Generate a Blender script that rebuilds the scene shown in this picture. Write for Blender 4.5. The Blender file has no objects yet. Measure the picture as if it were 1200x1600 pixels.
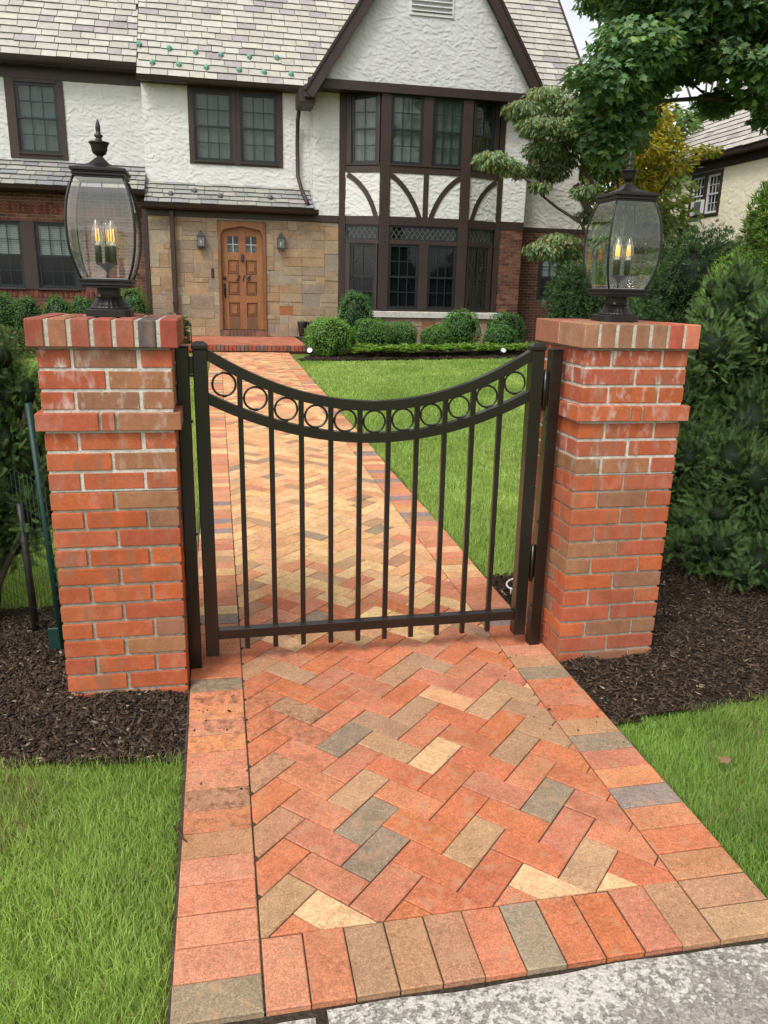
import bpy, math, random
import numpy as np
from mathutils import Matrix, Vector

random.seed(7)
RNG = np.random.default_rng(11)
scene = bpy.context.scene
COL = scene.collection
PI = math.pi
SLOPE = 0.0181            # the walk climbs gently towards the house


def gz(y):
    return SLOPE * min(max(y, 0.0), 17.0)


def gza(y):
    return SLOPE * np.clip(y, 0.0, 17.0)


def srgb(r, g, b):
    f = lambda c: (c / 255 / 12.92) if c / 255 <= 0.04045 else ((c / 255 + 0.055) / 1.055) ** 2.4
    return (f(r), f(g), f(b))


# ------------------------------------------------------------------ objects
def props(o, label=None, cat=None, group=None, kind=None):
    if label: o['label'] = label
    if cat: o['category'] = cat
    if group: o['group'] = group
    if kind: o['kind'] = kind
    return o


def thing(name, label, cat, loc=(0, 0, 0), group=None):
    o = bpy.data.objects.new(name, None)
    o.location = loc
    o.empty_display_size = 0.1
    COL.objects.link(o)
    return props(o, label, cat, group)


def link_mesh(name, me, parent=None):
    o = bpy.data.objects.new(name, me)
    COL.objects.link(o)
    if parent is not None:
        o.parent = parent
        o.matrix_parent_inverse = world_of(parent).inverted()
    return o


def world_of(o):
    m = Matrix.Translation(o.location) @ o.rotation_euler.to_matrix().to_4x4()
    if o.parent is not None:
        return world_of(o.parent) @ o.matrix_parent_inverse @ m
    return m


def copy_tree(o, parent=None):
    c = o.copy()
    COL.objects.link(c)
    if parent is not None:
        c.parent = parent
        c.matrix_parent_inverse = o.matrix_parent_inverse.copy()
    for ch in list(o.children):
        copy_tree(ch, c)
    return c


def np_mesh(name, V, faces, col, mats, parent=None, smooth=False, mi=None):
    """V (n,3); faces: list of (m,k) int arrays; col (n,3|4) or a single colour."""
    me = bpy.data.meshes.new(name)
    V = np.asarray(V, dtype=np.float32)
    n = len(V)
    faces = [np.asarray(f, dtype=np.int32) for f in faces if len(f)]
    loops = np.concatenate([f.ravel() for f in faces])
    tot = np.concatenate([np.full(len(f), f.shape[1], dtype=np.int32) for f in faces])
    start = np.concatenate([[0], np.cumsum(tot)[:-1]]).astype(np.int32)
    me.vertices.add(n)
    me.vertices.foreach_set('co', V.ravel())
    me.loops.add(len(loops))
    me.loops.foreach_set('vertex_index', loops)
    me.polygons.add(len(tot))
    me.polygons.foreach_set('loop_start', start)
    me.polygons.foreach_set('loop_total', tot)
    if mi is not None:
        me.polygons.foreach_set('material_index', np.asarray(mi, dtype=np.int32))
    if smooth is True:
        me.polygons.foreach_set('use_smooth', np.ones(len(tot), dtype=bool))
    elif smooth is not False and smooth is not None:
        me.polygons.foreach_set('use_smooth', np.asarray(smooth, dtype=bool))
    me.update(calc_edges=True)
    col = np.asarray(col, dtype=np.float32)
    if col.ndim == 1:
        col = np.tile(col, (n, 1))
    if col.shape[1] == 3:
        col = np.concatenate([col, np.zeros((n, 1), np.float32)], 1)
    a = me.attributes.new('Col', 'FLOAT_COLOR', 'POINT')
    a.data.foreach_set('color', np.ascontiguousarray(col, dtype=np.float32).ravel())
    for m in (mats if isinstance(mats, (list, tuple)) else [mats]):
        me.materials.append(m)
    return link_mesh(name, me, parent)


# chamfered box template --------------------------------------------------
def _cbox_template():
    idx = {}
    k = 0
    for sx in (-1, 1):
        for sy in (-1, 1):
            for sz in (-1, 1):
                for ax in range(3):
                    idx[(sx, sy, sz, ax)] = k
                    k += 1
    pos = [None] * 24
    for (sx, sy, sz, ax), i in idx.items():
        s = [sx, sy, sz]
        pos[i] = (np.array(s, float), ax)
    faces = []
    for ax in range(3):
        o = [a for a in range(3) if a != ax]
        for s in (-1, 1):
            q = []
            for (p, r) in ((-1, -1), (1, -1), (1, 1), (-1, 1)):
                c = [0, 0, 0]; c[ax] = s; c[o[0]] = p; c[o[1]] = r
                q.append(idx[(*c, ax)])
            faces.append(q)
    for ax in range(3):
        o = [a for a in range(3) if a != ax]
        for p in (-1, 1):
            for r in (-1, 1):
                c1 = [0, 0, 0]; c1[ax] = -1; c1[o[0]] = p; c1[o[1]] = r
                c2 = list(c1); c2[ax] = 1
                faces.append([idx[(*c1, o[0])], idx[(*c2, o[0])], idx[(*c2, o[1])], idx[(*c1, o[1])]])
    for sx in (-1, 1):
        for sy in (-1, 1):
            for sz in (-1, 1):
                faces.append([idx[(sx, sy, sz, a)] for a in range(3)])
    # orient outward
    P = np.array([p * np.where(np.arange(3) == a, 1.0, 0.8) for p, a in pos])
    out = []
    for f in faces:
        q = P[f]
        nrm = np.cross(q[1] - q[0], q[2] - q[0])
        out.append(list(f) if nrm @ q.mean(0) > 0 else list(f)[::-1])
    return pos, out


_CB_POS, _CB_F = _cbox_template()
_CB_S = np.array([p for p, a in _CB_POS])
_CB_M = np.array([[1.0 if i == a else 0.0 for i in range(3)] for p, a in _CB_POS])
_BX = [(-1, -1, -1), (1, -1, -1), (1, 1, -1), (-1, 1, -1), (-1, -1, 1), (1, -1, 1), (1, 1, 1), (-1, 1, 1)]
_BXF = [(0, 3, 2, 1), (4, 5, 6, 7), (0, 1, 5, 4), (1, 2, 6, 5), (2, 3, 7, 6), (3, 0, 4, 7)]


class MB:
    def __init__(self, R=None, t=(0, 0, 0)):
        self.V = []; self.F = []; self.C = []; self.MI = []; self.S = []
        self.n = 0
        self.R = np.eye(3) if R is None else np.asarray(R, float)
        self.t = np.asarray(t, float)

    def add(self, v, f, col=(0.5, 0.5, 0.5), mi=0, smooth=False):
        v = np.asarray(v, float) @ self.R.T + self.t
        c = np.asarray(col, float)
        if c.ndim == 1:
            c = np.tile(c, (len(v), 1))
        if c.shape[1] == 3:
            c = np.concatenate([c, np.zeros((len(v), 1))], 1)
        self.V.append(v); self.C.append(c)
        for q in f:
            self.F.append([i + self.n for i in q])
            self.MI.append(mi); self.S.append(smooth)
        self.n += len(v)

    def box(self, x0, x1, y0, y1, z0, z1, col=(0.5, 0.5, 0.5), b=0.0, mi=0):
        c = np.array([(x0 + x1) / 2, (y0 + y1) / 2, (z0 + z1) / 2])
        h = np.array([abs(x1 - x0) / 2, abs(y1 - y0) / 2, abs(z1 - z0) / 2])
        self.obox(c, h, np.eye(3), col, b, mi)

    def obox(self, c, h, R, col=(0.5, 0.5, 0.5), b=0.0, mi=0):
        c = np.asarray(c, float); h = np.asarray(h, float); R = np.asarray(R, float)
        if b > 0:
            b = min(b, h.min() * 0.6)
            hh = h[None, :] - b * (1 - _CB_M)
            self.add((_CB_S * hh) @ R.T + c, _CB_F, col, mi)
        else:
            self.add((np.array(_BX) * h) @ R.T + c, _BXF, col, mi)

    def bar(self, p, q, w, d, up=(0, 0, 1), col=(0.5, 0.5, 0.5), b=0.0, mi=0):
        """a straight bar from p to q, w across (in the up direction), d deep"""
        p = np.asarray(p, float); q = np.asarray(q, float)
        ax = q - p; L = np.linalg.norm(ax); ax /= L
        up = np.asarray(up, float); up = up - ax * (up @ ax); up /= np.linalg.norm(up)
        sd = np.cross(ax, up)
        self.obox((p + q) / 2, (L / 2, w / 2, d / 2), np.stack([ax, up, sd], 1), col, b, mi)

    def tube(self, pts, rad, n=8, col=(0.5, 0.5, 0.5), mi=0, cap=True, smooth=True):
        pts = np.asarray(pts, float)
        m = len(pts)
        rad = np.broadcast_to(np.asarray(rad, float), (m,))
        tan = np.gradient(pts, axis=0)
        tan /= np.linalg.norm(tan, axis=1)[:, None] + 1e-12
        ref = np.array([0, 0, 1.0]) if abs(tan[0][2]) < 0.9 else np.array([1.0, 0, 0])
        V = []
        u = None
        for i in range(m):
            if u is None:
                u = np.cross(tan[i], ref)
            u = u - tan[i] * (u @ tan[i]); u /= np.linalg.norm(u)
            w = np.cross(tan[i], u)
            for k in range(n):
                a = 2 * PI * k / n
                V.append(pts[i] + rad[i] * (math.cos(a) * u + math.sin(a) * w))
        F = []
        for i in range(m - 1):
            for k in range(n):
                F.append((i * n + k, i * n + (k + 1) % n, (i + 1) * n + (k + 1) % n, (i + 1) * n + k))
        if cap:
            F.append(tuple(range(n))[::-1]); F.append(tuple(range((m - 1) * n, m * n)))
        self.add(V, F, col, mi, smooth)

    def lathe(self, prof, c=(0, 0, 0), n=24, col=(0.5, 0.5, 0.5), mi=0, smooth=True, flute=None, ph=0.0, square=None):
        """prof: list of (r, z). flute=(count, depth)"""
        V = []; F = []
        m = len(prof)
        for r, z in prof:
            for k in range(n):
                a = 2 * PI * k / n + ph
                rr = r
                if flute: rr = r * (1 + flute[1] * math.cos(flute[0] * a))
                V.append((c[0] + rr * math.cos(a), c[1] + rr * math.sin(a), c[2] + z))
        for i in range(m - 1):
            for k in range(n):
                F.append((i * n + k, i * n + (k + 1) % n, (i + 1) * n + (k + 1) % n, (i + 1) * n + k))
        F.append(tuple(range(n))[::-1]); F.append(tuple(range((m - 1) * n, m * n)))
        self.add(V, F, col, mi, smooth)

    def prism(self, poly, z0, z1, col=(0.5, 0.5, 0.5), b=0.0, mi=0, zf=None):
        """poly: convex ccw 2D; extruded z0..z1, top edge chamfered by b. zf(x,y) adds a height."""
        n = len(poly)
        zf = zf or (lambda x, y: 0.0)
        V = [(x, y, z0 + zf(x, y)) for x, y in poly]
        F = []
        if b > 0:
            ins = inset(poly, b)
            V += [(x, y, z1 - b + zf(x, y)) for x, y in poly]
            V += [(x, y, z1 + zf(x, y)) for x, y in ins]
            for i in range(n):
                j = (i + 1) % n
                F.append((i, j, n + j, n + i)); F.append((n + i, n + j, 2 * n + j, 2 * n + i))
            F.append(tuple(range(2 * n, 3 * n)))
        else:
            V += [(x, y, z1 + zf(x, y)) for x, y in poly]
            for i in range(n):
                j = (i + 1) % n
                F.append((i, j, n + j, n + i))
            F.append(tuple(range(n, 2 * n)))
        F.append(tuple(range(n))[::-1])
        self.add(V, F, col, mi)

    def build(self, name, mats, parent=None):
        V = np.concatenate(self.V); C = np.concatenate(self.C)
        by = {}
        for i, f in enumerate(self.F):
            by.setdefault(len(f), []).append(i)
        faces = []; mi = []; sm = []
        for k, ids in by.items():
            faces.append(np.array([self.F[i] for i in ids]))
            mi += [self.MI[i] for i in ids]; sm += [self.S[i] for i in ids]
        return np_mesh(name, V, faces, C, mats, parent, smooth=sm, mi=mi)


def inset(poly, b):
    n = len(poly); out = []
    for i in range(n):
        p0 = np.array(poly[i - 1]); p1 = np.array(poly[i]); p2 = np.array(poly[(i + 1) % n])
        d1 = p1 - p0; d1 = d1 / (np.linalg.norm(d1) + 1e-9); d2 = p2 - p1; d2 = d2 / (np.linalg.norm(d2) + 1e-9)
        n1 = np.array([-d1[1], d1[0]]); n2 = np.array([-d2[1], d2[0]])
        k = n1 + n2
        den = max(0.35, 1 + n1 @ n2)
        q = p1 + k * b / den
        out.append((float(q[0]), float(q[1])))
    return out


def clip_poly(poly, x0, x1, y0, y1):
    def cut(P, f):
        out = []
        for i in range(len(P)):
            a, c = P[i - 1], P[i]
            fa, fc = f(a), f(c)
            if fa >= 0: 
                if fc >= 0: out.append(c)
                else: out.append(tuple(np.array(a) + (np.array(c) - np.array(a)) * fa / (fa - fc)))
            elif fc >= 0:
                out.append(tuple(np.array(a) + (np.array(c) - np.array(a)) * fa / (fa - fc)))
                out.append(c)
        return out
    for f in (lambda p: p[0] - x0, lambda p: x1 - p[0], lambda p: p[1] - y0, lambda p: y1 - p[1]):
        if len(poly) < 3: return []
        poly = cut(poly, f)
    # drop doubled points
    out = []
    for p in poly:
        if not out or math.dist(p, out[-1]) > 1e-4: out.append(p)
    if len(out) > 2 and math.dist(out[0], out[-1]) < 1e-4: out.pop()
    return out if len(out) >= 3 else []


def area(poly):
    return 0.5 * abs(sum(poly[i - 1][0] * poly[i][1] - poly[i][0] * poly[i - 1][1] for i in range(len(poly))))


# ------------------------------------------------------------------ materials
def new_mat(name):
    m = bpy.data.materials.new(name)
    m.use_nodes = True
    nt = m.node_tree
    return m, nt, nt.nodes['Principled BSDF']


def N(nt, typ, **kw):
    n = nt.nodes.new(typ)
    for k, v in kw.items():
        if k in n.inputs: n.inputs[k].default_value = v
        else: setattr(n, k, v)
    return n


def noise_factor(nt, pos, scale, amt, detail=4.0, lo=0.3, hi=0.7, rough=0.6):
    t = N(nt, 'ShaderNodeTexNoise'); t.inputs['Scale'].default_value = scale
    t.inputs['Detail'].default_value = detail; t.inputs['Roughness'].default_value = rough
    nt.links.new(pos, t.inputs['Vector'])
    r = N(nt, 'ShaderNodeMapRange'); r.inputs['From Min'].default_value = lo; r.inputs['From Max'].default_value = hi
    r.inputs['To Min'].default_value = 1 - amt; r.inputs['To Max'].default_value = 1 + amt
    nt.links.new(t.outputs['Fac'], r.inputs['Value'])
    return r.outputs['Result'], t


def attr_mat(name, rough=0.8, spec=0.3, noises=((30, 0.2),), bump=None, stain=None, speck=None, metal=0.0, coat=0.0, stretch=None, translucent=0.0, flash=None):
    """colour from the mesh's own Col attribute, broken up with noise"""
    m, nt, b = new_mat(name)
    L = nt.links.new
    at = N(nt, 'ShaderNodeAttribute'); at.attribute_name = 'Col'
    geo = N(nt, 'ShaderNodeNewGeometry')
    pos = geo.outputs['Position']
    if stretch:
        mp = N(nt, 'ShaderNodeMapping'); mp.inputs['Scale'].default_value = stretch
        L(pos, mp.inputs['Vector']); pos = mp.outputs['Vector']
    c = at.outputs['Color']
    for (sc, am) in noises:
        f, _ = noise_factor(nt, pos, sc, am)
        s = N(nt, 'ShaderNodeVectorMath', operation='SCALE')
        L(c, s.inputs[0]); L(f, s.inputs['Scale']); c = s.outputs['Vector']
    if flash:                       # (mapping scale, threshold, colour): bands burnt darker in the kiln
        mp = N(nt, 'ShaderNodeMapping'); mp.inputs['Scale'].default_value = flash[0]; L(geo.outputs['Position'], mp.inputs['Vector'])
        t = N(nt, 'ShaderNodeTexNoise'); t.inputs['Scale'].default_value = 1.0; t.inputs['Detail'].default_value = 3; L(mp.outputs['Vector'], t.inputs['Vector'])
        r = N(nt, 'ShaderNodeMapRange'); r.inputs['From Min'].default_value = flash[1]; r.inputs['From Max'].default_value = flash[1] + 0.12; r.inputs['To Max'].default_value = flash[3] if len(flash) > 3 else 0.62
        L(t.outputs['Fac'], r.inputs['Value'])
        mx = N(nt, 'ShaderNodeMix', data_type='RGBA'); mx.inputs[7].default_value = (*flash[2], 1)
        L(r.outputs['Result'], mx.inputs[0]); L(c, mx.inputs[6]); c = mx.outputs[2]
    if speck:                       # (scale, threshold, colour)
        t = N(nt, 'ShaderNodeTexNoise'); t.inputs['Scale'].default_value = speck[0]; t.inputs['Detail'].default_value = 2
        L(pos, t.inputs['Vector'])
        r = N(nt, 'ShaderNodeMapRange'); r.inputs['From Min'].default_value = speck[1]; r.inputs['From Max'].default_value = speck[1] + 0.06
        r.inputs['To Max'].default_value = speck[3] if len(speck) > 3 else 0.8
        L(t.outputs['Fac'], r.inputs['Value'])
        mx = N(nt, 'ShaderNodeMix', data_type='RGBA'); mx.inputs[7].default_value = (*speck[2], 1)
        L(r.outputs['Result'], mx.inputs[0]); L(c, mx.inputs[6]); c = mx.outputs[2]
    if stain:                       # (scale, threshold, colour): amount in the attribute's alpha
        t = N(nt, 'ShaderNodeTexNoise'); t.inputs['Scale'].default_value = stain[0]; t.inputs['Detail'].default_value = 6; t.inputs['Roughness'].default_value = 0.65
        mp = N(nt, 'ShaderNodeMapping'); mp.inputs['Scale'].default_value = (1, 1, 0.45); L(pos, mp.inputs['Vector'])
        L(mp.outputs['Vector'], t.inputs['Vector'])
        r = N(nt, 'ShaderNodeMapRange'); r.inputs['From Min'].default_value = stain[1]; r.inputs['From Max'].default_value = stain[1] + 0.18
        L(t.outputs['Fac'], r.inputs['Value'])
        mu = N(nt, 'ShaderNodeMath', operation='MULTIPLY'); L(r.outputs['Result'], mu.inputs[0]); L(at.outputs['Alpha'], mu.inputs[1])
        mx = N(nt, 'ShaderNodeMix', data_type='RGBA'); mx.inputs[7].default_value = (*stain[2], 1)
        L(mu.outputs[0], mx.inputs[0]); L(c, mx.inputs[6]); c = mx.outputs[2]
    L(c, b.inputs['Base Color'])
    b.inputs['Roughness'].default_value = rough
    b.inputs['Specular IOR Level'].default_value = spec
    b.inputs['Metallic'].default_value = metal
    b.inputs['Coat Weight'].default_value = coat
    if bump:                        # (scale, distance, strength)
        t = N(nt, 'ShaderNodeTexNoise'); t.inputs['Scale'].default_value = bump[0]; t.inputs['Detail'].default_value = 5
        L(pos, t.inputs['Vector'])
        bp = N(nt, 'ShaderNodeBump'); bp.inputs['Distance'].default_value = bump[1]; bp.inputs['Strength'].default_value = bump[2]
        L(t.outputs['Fac'], bp.inputs['Height']); L(bp.outputs['Normal'], b.inputs['Normal'])
    if translucent > 0:
        tr = N(nt, 'ShaderNodeBsdfTranslucent')
        hs = N(nt, 'ShaderNodeVectorMath', operation='MULTIPLY'); hs.inputs[1].default_value = (1.25, 1.3, 0.6)
        L(c, hs.inputs[0]); L(hs.outputs['Vector'], tr.inputs['Color'])
        ms = N(nt, 'ShaderNodeMixShader'); ms.inputs[0].default_value = translucent
        L(b.outputs[0], ms.inputs[1]); L(tr.outputs[0], ms.inputs[2])
        L(ms.outputs[0], nt.nodes['Material Output'].inputs['Surface'])
    return m


def glass_mat(name, tint=(1, 1, 1), base=0.04, rough=0.02, wave=0.0, gloss=1.0):
    m, nt, b = new_mat(name)
    nt.nodes.remove(b)
    L = nt.links.new
    tr = N(nt, 'ShaderNodeBsdfTransparent'); tr.inputs['Color'].default_value = (*tint, 1)
    gl = N(nt, 'ShaderNodeBsdfGlossy'); gl.inputs['Roughness'].default_value = rough; gl.inputs['Color'].default_value = (gloss, gloss, gloss, 1)
    fr = N(nt, 'ShaderNodeLayerWeight')          # Facing is the same from both sides of the sheet
    if wave > 0:
        geo = N(nt, 'ShaderNodeNewGeometry')
        mp = N(nt, 'ShaderNodeMapping'); mp.inputs['Scale'].default_value = (1, 1, 3)
        t = N(nt, 'ShaderNodeTexNoise'); t.inputs['Scale'].default_value = 9
        bp = N(nt, 'ShaderNodeBump'); bp.inputs['Distance'].default_value = wave; bp.inputs['Strength'].default_value = 0.5
        L(geo.outputs['Position'], mp.inputs['Vector']); L(mp.outputs['Vector'], t.inputs['Vector'])
        L(t.outputs['Fac'], bp.inputs['Height']); L(bp.outputs['Normal'], gl.inputs['Normal'])
    fr.inputs['Blend'].default_value = 0.5
    pw = N(nt, 'ShaderNodeMath', operation='POWER'); pw.inputs[1].default_value = 4.0
    L(fr.outputs['Facing'], pw.inputs[0])
    ad = N(nt, 'ShaderNodeMath', operation='MULTIPLY_ADD'); ad.inputs[1].default_value = 0.7; ad.inputs[2].default_value = base
    L(pw.outputs[0], ad.inputs[0])
    ms = N(nt, 'ShaderNodeMixShader')
    L(ad.outputs[0], ms.inputs[0]); L(tr.outputs[0], ms.inputs[1]); L(gl.outputs[0], ms.inputs[2])
    L(ms.outputs[0], nt.nodes['Material Output'].inputs['Surface'])
    return m


def emit_mat(name, col, strength):
    m, nt, b = new_mat(name)
    b.inputs['Base Color'].default_value = (*col, 1)
    b.inputs['Emission Color'].default_value = (*col, 1)
    b.inputs['Emission Strength'].default_value = strength
    return m


M = {}
M['paver'] = attr_mat('clay_paver', 0.85, 0.2, flash=((22, 22, 22), 0.55, (0.42, 0.25, 0.145), 0.5), noises=((1.4, 0.10), (9, 0.13), (60, 0.16), (170, 0.30), (380, 0.28)), bump=(300, 0.0018, 0.7), stain=(34, 0.47, (0.12, 0.055, 0.028)))
M['joint'] = attr_mat('joint_sand', 0.95, 0.1, ((120, 0.4),), (250, 0.002, 0.8))
M['brick'] = attr_mat('pillar_brick', 0.85, 0.2, flash=((16, 16, 5), 0.56, (0.24, 0.125, 0.075)), noises=((14, 0.15), (70, 0.10), (240, 0.10)), bump=(120, 0.002, 0.5), stain=(24, 0.51, (0.56, 0.52, 0.47)))
M['mortar'] = attr_mat('mortar', 0.95, 0.1, ((40, 0.25), (300, 0.2)), (150, 0.004, 0.9))
M['house_brick'] = attr_mat('house_brick', 0.9, 0.2, ((5, 0.2), (25, 0.15)), (60, 0.003, 0.5))
M['stone'] = attr_mat('sandstone', 0.9, 0.2, ((3, 0.14), (14, 0.16), (60, 0.1)), (35, 0.006, 0.6))
M['stucco'] = attr_mat('stucco', 0.85, 0.25, ((2.0, 0.04), (60, 0.04)), (150, 0.003, 0.5))
M['slate'] = attr_mat('slate', 0.55, 0.5, ((7, 0.12), (40, 0.12)), (30, 0.004, 0.5), speck=(11, 0.66, (0.50, 0.48, 0.40), 0.4))
M['trim'] = attr_mat('brown_paint', 0.5, 0.4, ((3, 0.15), (40, 0.12)), (45, 0.002, 0.35))
M['sash'] = attr_mat('dark_sash', 0.4, 0.4, ((30, 0.05),))
M['metal'] = attr_mat('bronze_powder_coat', 0.30, 0.5, coat=0.25, noises=((60, 0.06), (7, 0.10)), bump=(700, 0.0004, 0.25))
M['iron'] = attr_mat('cast_bronze', 0.38, 0.5, ((40, 0.18), (300, 0.12)), (200, 0.0012, 0.5), metal=0.35)
M['wood'] = attr_mat('oak_door', 0.5, 0.35, ((4, 0.2), (26, 0.28)), (30, 0.002, 0.4), stretch=(6, 6, 0.6))
M['leaf'] = attr_mat('leaf', 0.5, 0.35, noises=((6, 0.15),), translucent=0.38)
M['needle'] = attr_mat('needle', 0.6, 0.18, ((5, 0.2),), translucent=0.12)
M['grass'] = attr_mat('grass_blade', 0.5, 0.35, ((1.6, 0.18), (9, 0.12)), translucent=0.3)
M['soil'] = attr_mat('soil', 0.95, 0.1, ((15, 0.3), (90, 0.4)), (60, 0.02, 0.8))
M['chip'] = attr_mat('mulch_chip', 0.85, 0.2, ((50, 0.35),))
M['bark'] = attr_mat('bark', 0.9, 0.2, ((20, 0.3),), (40, 0.01, 0.8), stretch=(1, 1, 0.3))
M['plain'] = attr_mat('plain_paint', 0.5, 0.4, ((30, 0.06),))
M['curtain_or_dark_room'] = attr_mat('cloth_or_dark_room', 0.9, 0.1, ((3, 0.15),), stretch=(8, 8, 0.5))
M['glass'] = glass_mat('window_glass', (0.9, 0.93, 0.91), 0.02, 0.02)
M['lamp_glass'] = glass_mat('lantern_glass', (0.96, 0.98, 0.96), 0.11, 0.03, 0.0010, 0.8)
M['bevel_glass'] = glass_mat('bevelled_glass_edge', (0.95, 0.98, 0.96), 0.11, 0.06)
M['bulb_glass'] = glass_mat('bulb_glass', (0.97, 0.95, 0.91), 0.13, 0.02)
M['filament'] = emit_mat('filament', (1.0, 0.40, 0.05), 2.0)
M['copper'] = attr_mat('green_copper', 0.6, 0.4, ((40, 0.2),))


def concrete_mat():
    m, nt, b = new_mat('exposed_aggregate')
    L = nt.links.new
    geo = N(nt, 'ShaderNodeNewGeometry'); pos = geo.outputs['Position']
    # stones of mixed greys showing through worn white paste
    v = N(nt, 'ShaderNodeTexVoronoi'); v.inputs['Scale'].default_value = 70; L(pos, v.inputs['Vector'])
    wv = N(nt, 'ShaderNodeTexNoise'); wv.inputs['Scale'].default_value = 55; wv.inputs['Detail'].default_value = 6; wv.inputs['Roughness'].default_value = 0.7; L(pos, wv.inputs['Vector'])
    big = N(nt, 'ShaderNodeTexNoise'); big.inputs['Scale'].default_value = 2.2; big.inputs['Detail'].default_value = 5; L(pos, big.inputs['Vector'])
    cr = N(nt, 'ShaderNodeValToRGB')
    e = cr.color_ramp.elements
    e[0].position = 0.0; e[0].color = (0.16, 0.145, 0.13, 1)
    e[1].position = 1.0; e[1].color = (0.40, 0.36, 0.31, 1)
    k = e.new(0.5); k.color = (0.27, 0.24, 0.21, 1)
    L(v.outputs['Color'], cr.inputs['Fac'])
    # distance to the walkway edge: the edge strip keeps more of its paste
    sx = N(nt, 'ShaderNodeSeparateXYZ'); L(pos, sx.inputs[0])
    ed = N(nt, 'ShaderNodeMapRange'); ed.inputs['From Min'].default_value = -0.30; ed.inputs['From Max'].default_value = 0.0
    ed.inputs['To Min'].default_value = -0.10; ed.inputs['To Max'].default_value = 0.06; L(sx.outputs['Y'], ed.inputs['Value'])
    a1 = N(nt, 'ShaderNodeMath', operation='MULTIPLY_ADD'); a1.inputs[1].default_value = 0.35; L(big.outputs['Fac'], a1.inputs[0]); L(wv.outputs['Fac'], a1.inputs[2])
    a2 = N(nt, 'ShaderNodeMath', operation='ADD'); L(a1.outputs[0], a2.inputs[0]); L(ed.outputs['Result'], a2.inputs[1])
    mk = N(nt, 'ShaderNodeMapRange'); mk.inputs['From Min'].default_value = 0.62; mk.inputs['From Max'].default_value = 0.72
    L(a2.outputs[0], mk.inputs['Value'])
    mx = N(nt, 'ShaderNodeMix', data_type='RGBA'); mx.inputs[7].default_value = (0.50, 0.47, 0.41, 1)
    L(mk.outputs['Result'], mx.inputs[0]); L(cr.outputs['Color'], mx.inputs[6])
    f, _ = noise_factor(nt, pos, 160, 0.35)
    s = N(nt, 'ShaderNodeVectorMath', operation='SCALE'); L(mx.outputs[2], s.inputs[0]); L(f, s.inputs['Scale'])
    L(s.outputs['Vector'], b.inputs['Base Color'])
    b.inputs['Roughness'].default_value = 0.9
    h = N(nt, 'ShaderNodeMath', operation='ADD'); L(mk.outputs['Result'], h.inputs[0]); L(v.outputs['Distance'], h.inputs[1])
    bp = N(nt, 'ShaderNodeBump'); bp.inputs['Distance'].default_value = 0.004; bp.inputs['Strength'].default_value = 0.8
    L(h.outputs[0], bp.inputs['Height']); L(bp.outputs['Normal'], b.inputs['Normal'])
    return m


M['concrete'] = concrete_mat()


def ground_mat():
    m, nt, b = new_mat('turf_soil')
    L = nt.links.new
    geo = N(nt, 'ShaderNodeNewGeometry')
    t = N(nt, 'ShaderNodeTexNoise'); t.inputs['Scale'].default_value = 3; t.inputs['Detail'].default_value = 8; L(geo.outputs['Position'], t.inputs['Vector'])
    cr = N(nt, 'ShaderNodeValToRGB'); e = cr.color_ramp.elements
    e[0].position = 0.3; e[0].color = (0.10, 0.145, 0.03, 1); e[1].position = 0.7; e[1].color = (0.15, 0.21, 0.05, 1)
    L(t.outputs['Fac'], cr.inputs['Fac']); L(cr.outputs['Color'], b.inputs['Base Color']); b.inputs['Roughness'].default_value = 1
    b.inputs['Specular IOR Level'].default_value = 0.1
    return m


M['ground'] = ground_mat()

# ------------------------------------------------------------------ ground, walk, sidewalk
xs = [-250, -60, -20, -8, -4, -2, 0, 2, 4, 8, 20, 60, 250]
ys = [-250, -60, -20, -6, -1.75, -0.012, 0.02, 1, 2, 4, 8, 12, 17, 17.01, 30, 80, 250]
V = [(x, y, gz(y) - 0.045) for y in ys for x in xs]
F = [(j * len(xs) + i, j * len(xs) + i + 1, (j + 1) * len(xs) + i + 1, (j + 1) * len(xs) + i) for j in range(len(ys) - 1) for i in range(len(xs) - 1)]
props(np_mesh('ground', V, [F], (0.1, 0.15, 0.05), M['ground']), kind='structure')

A = 0.1016
W = 11 * A + 0.002
BORD = 2 * A
YEND = 14.62
JG = 0.0016          # half a joint

RED = [srgb(184, 110, 76), srgb(181, 106, 74), srgb(178, 104, 73), srgb(184, 116, 84), srgb(178, 113, 85), srgb(182, 107, 70), srgb(175, 111, 84)]
TAN = [srgb(166, 128, 96), srgb(172, 134, 100), srgb(160, 122, 94), srgb(164, 120, 90)]
GRY = [srgb(140, 120, 98), srgb(138, 116, 96), srgb(144, 124, 102)]
LIT = [srgb(204, 164, 120), srgb(202, 158, 116), srgb(204, 152, 112)]
YEL = [srgb(206, 164, 112), srgb(200, 156, 108), srgb(210, 170, 120), srgb(196, 148, 104), srgb(202, 150, 106), srgb(198, 138, 98)]
PAL = dict(R=RED, T=TAN, G=GRY, L=LIT, Y=YEL, P=[srgb(140, 120, 112), srgb(132, 116, 112)], O=[srgb(192, 126, 86), srgb(188, 120, 86)],
           S=[srgb(190, 122, 92), srgb(187, 125, 96)], B=[srgb(172, 118, 84), srgb(168, 124, 90)])


def jit(c, a=0.06):
    k = 1 + random.uniform(-a, a)
    return tuple(max(0, x * k * (1 + random.uniform(-a, a) * 0.5)) for x in c)


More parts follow.
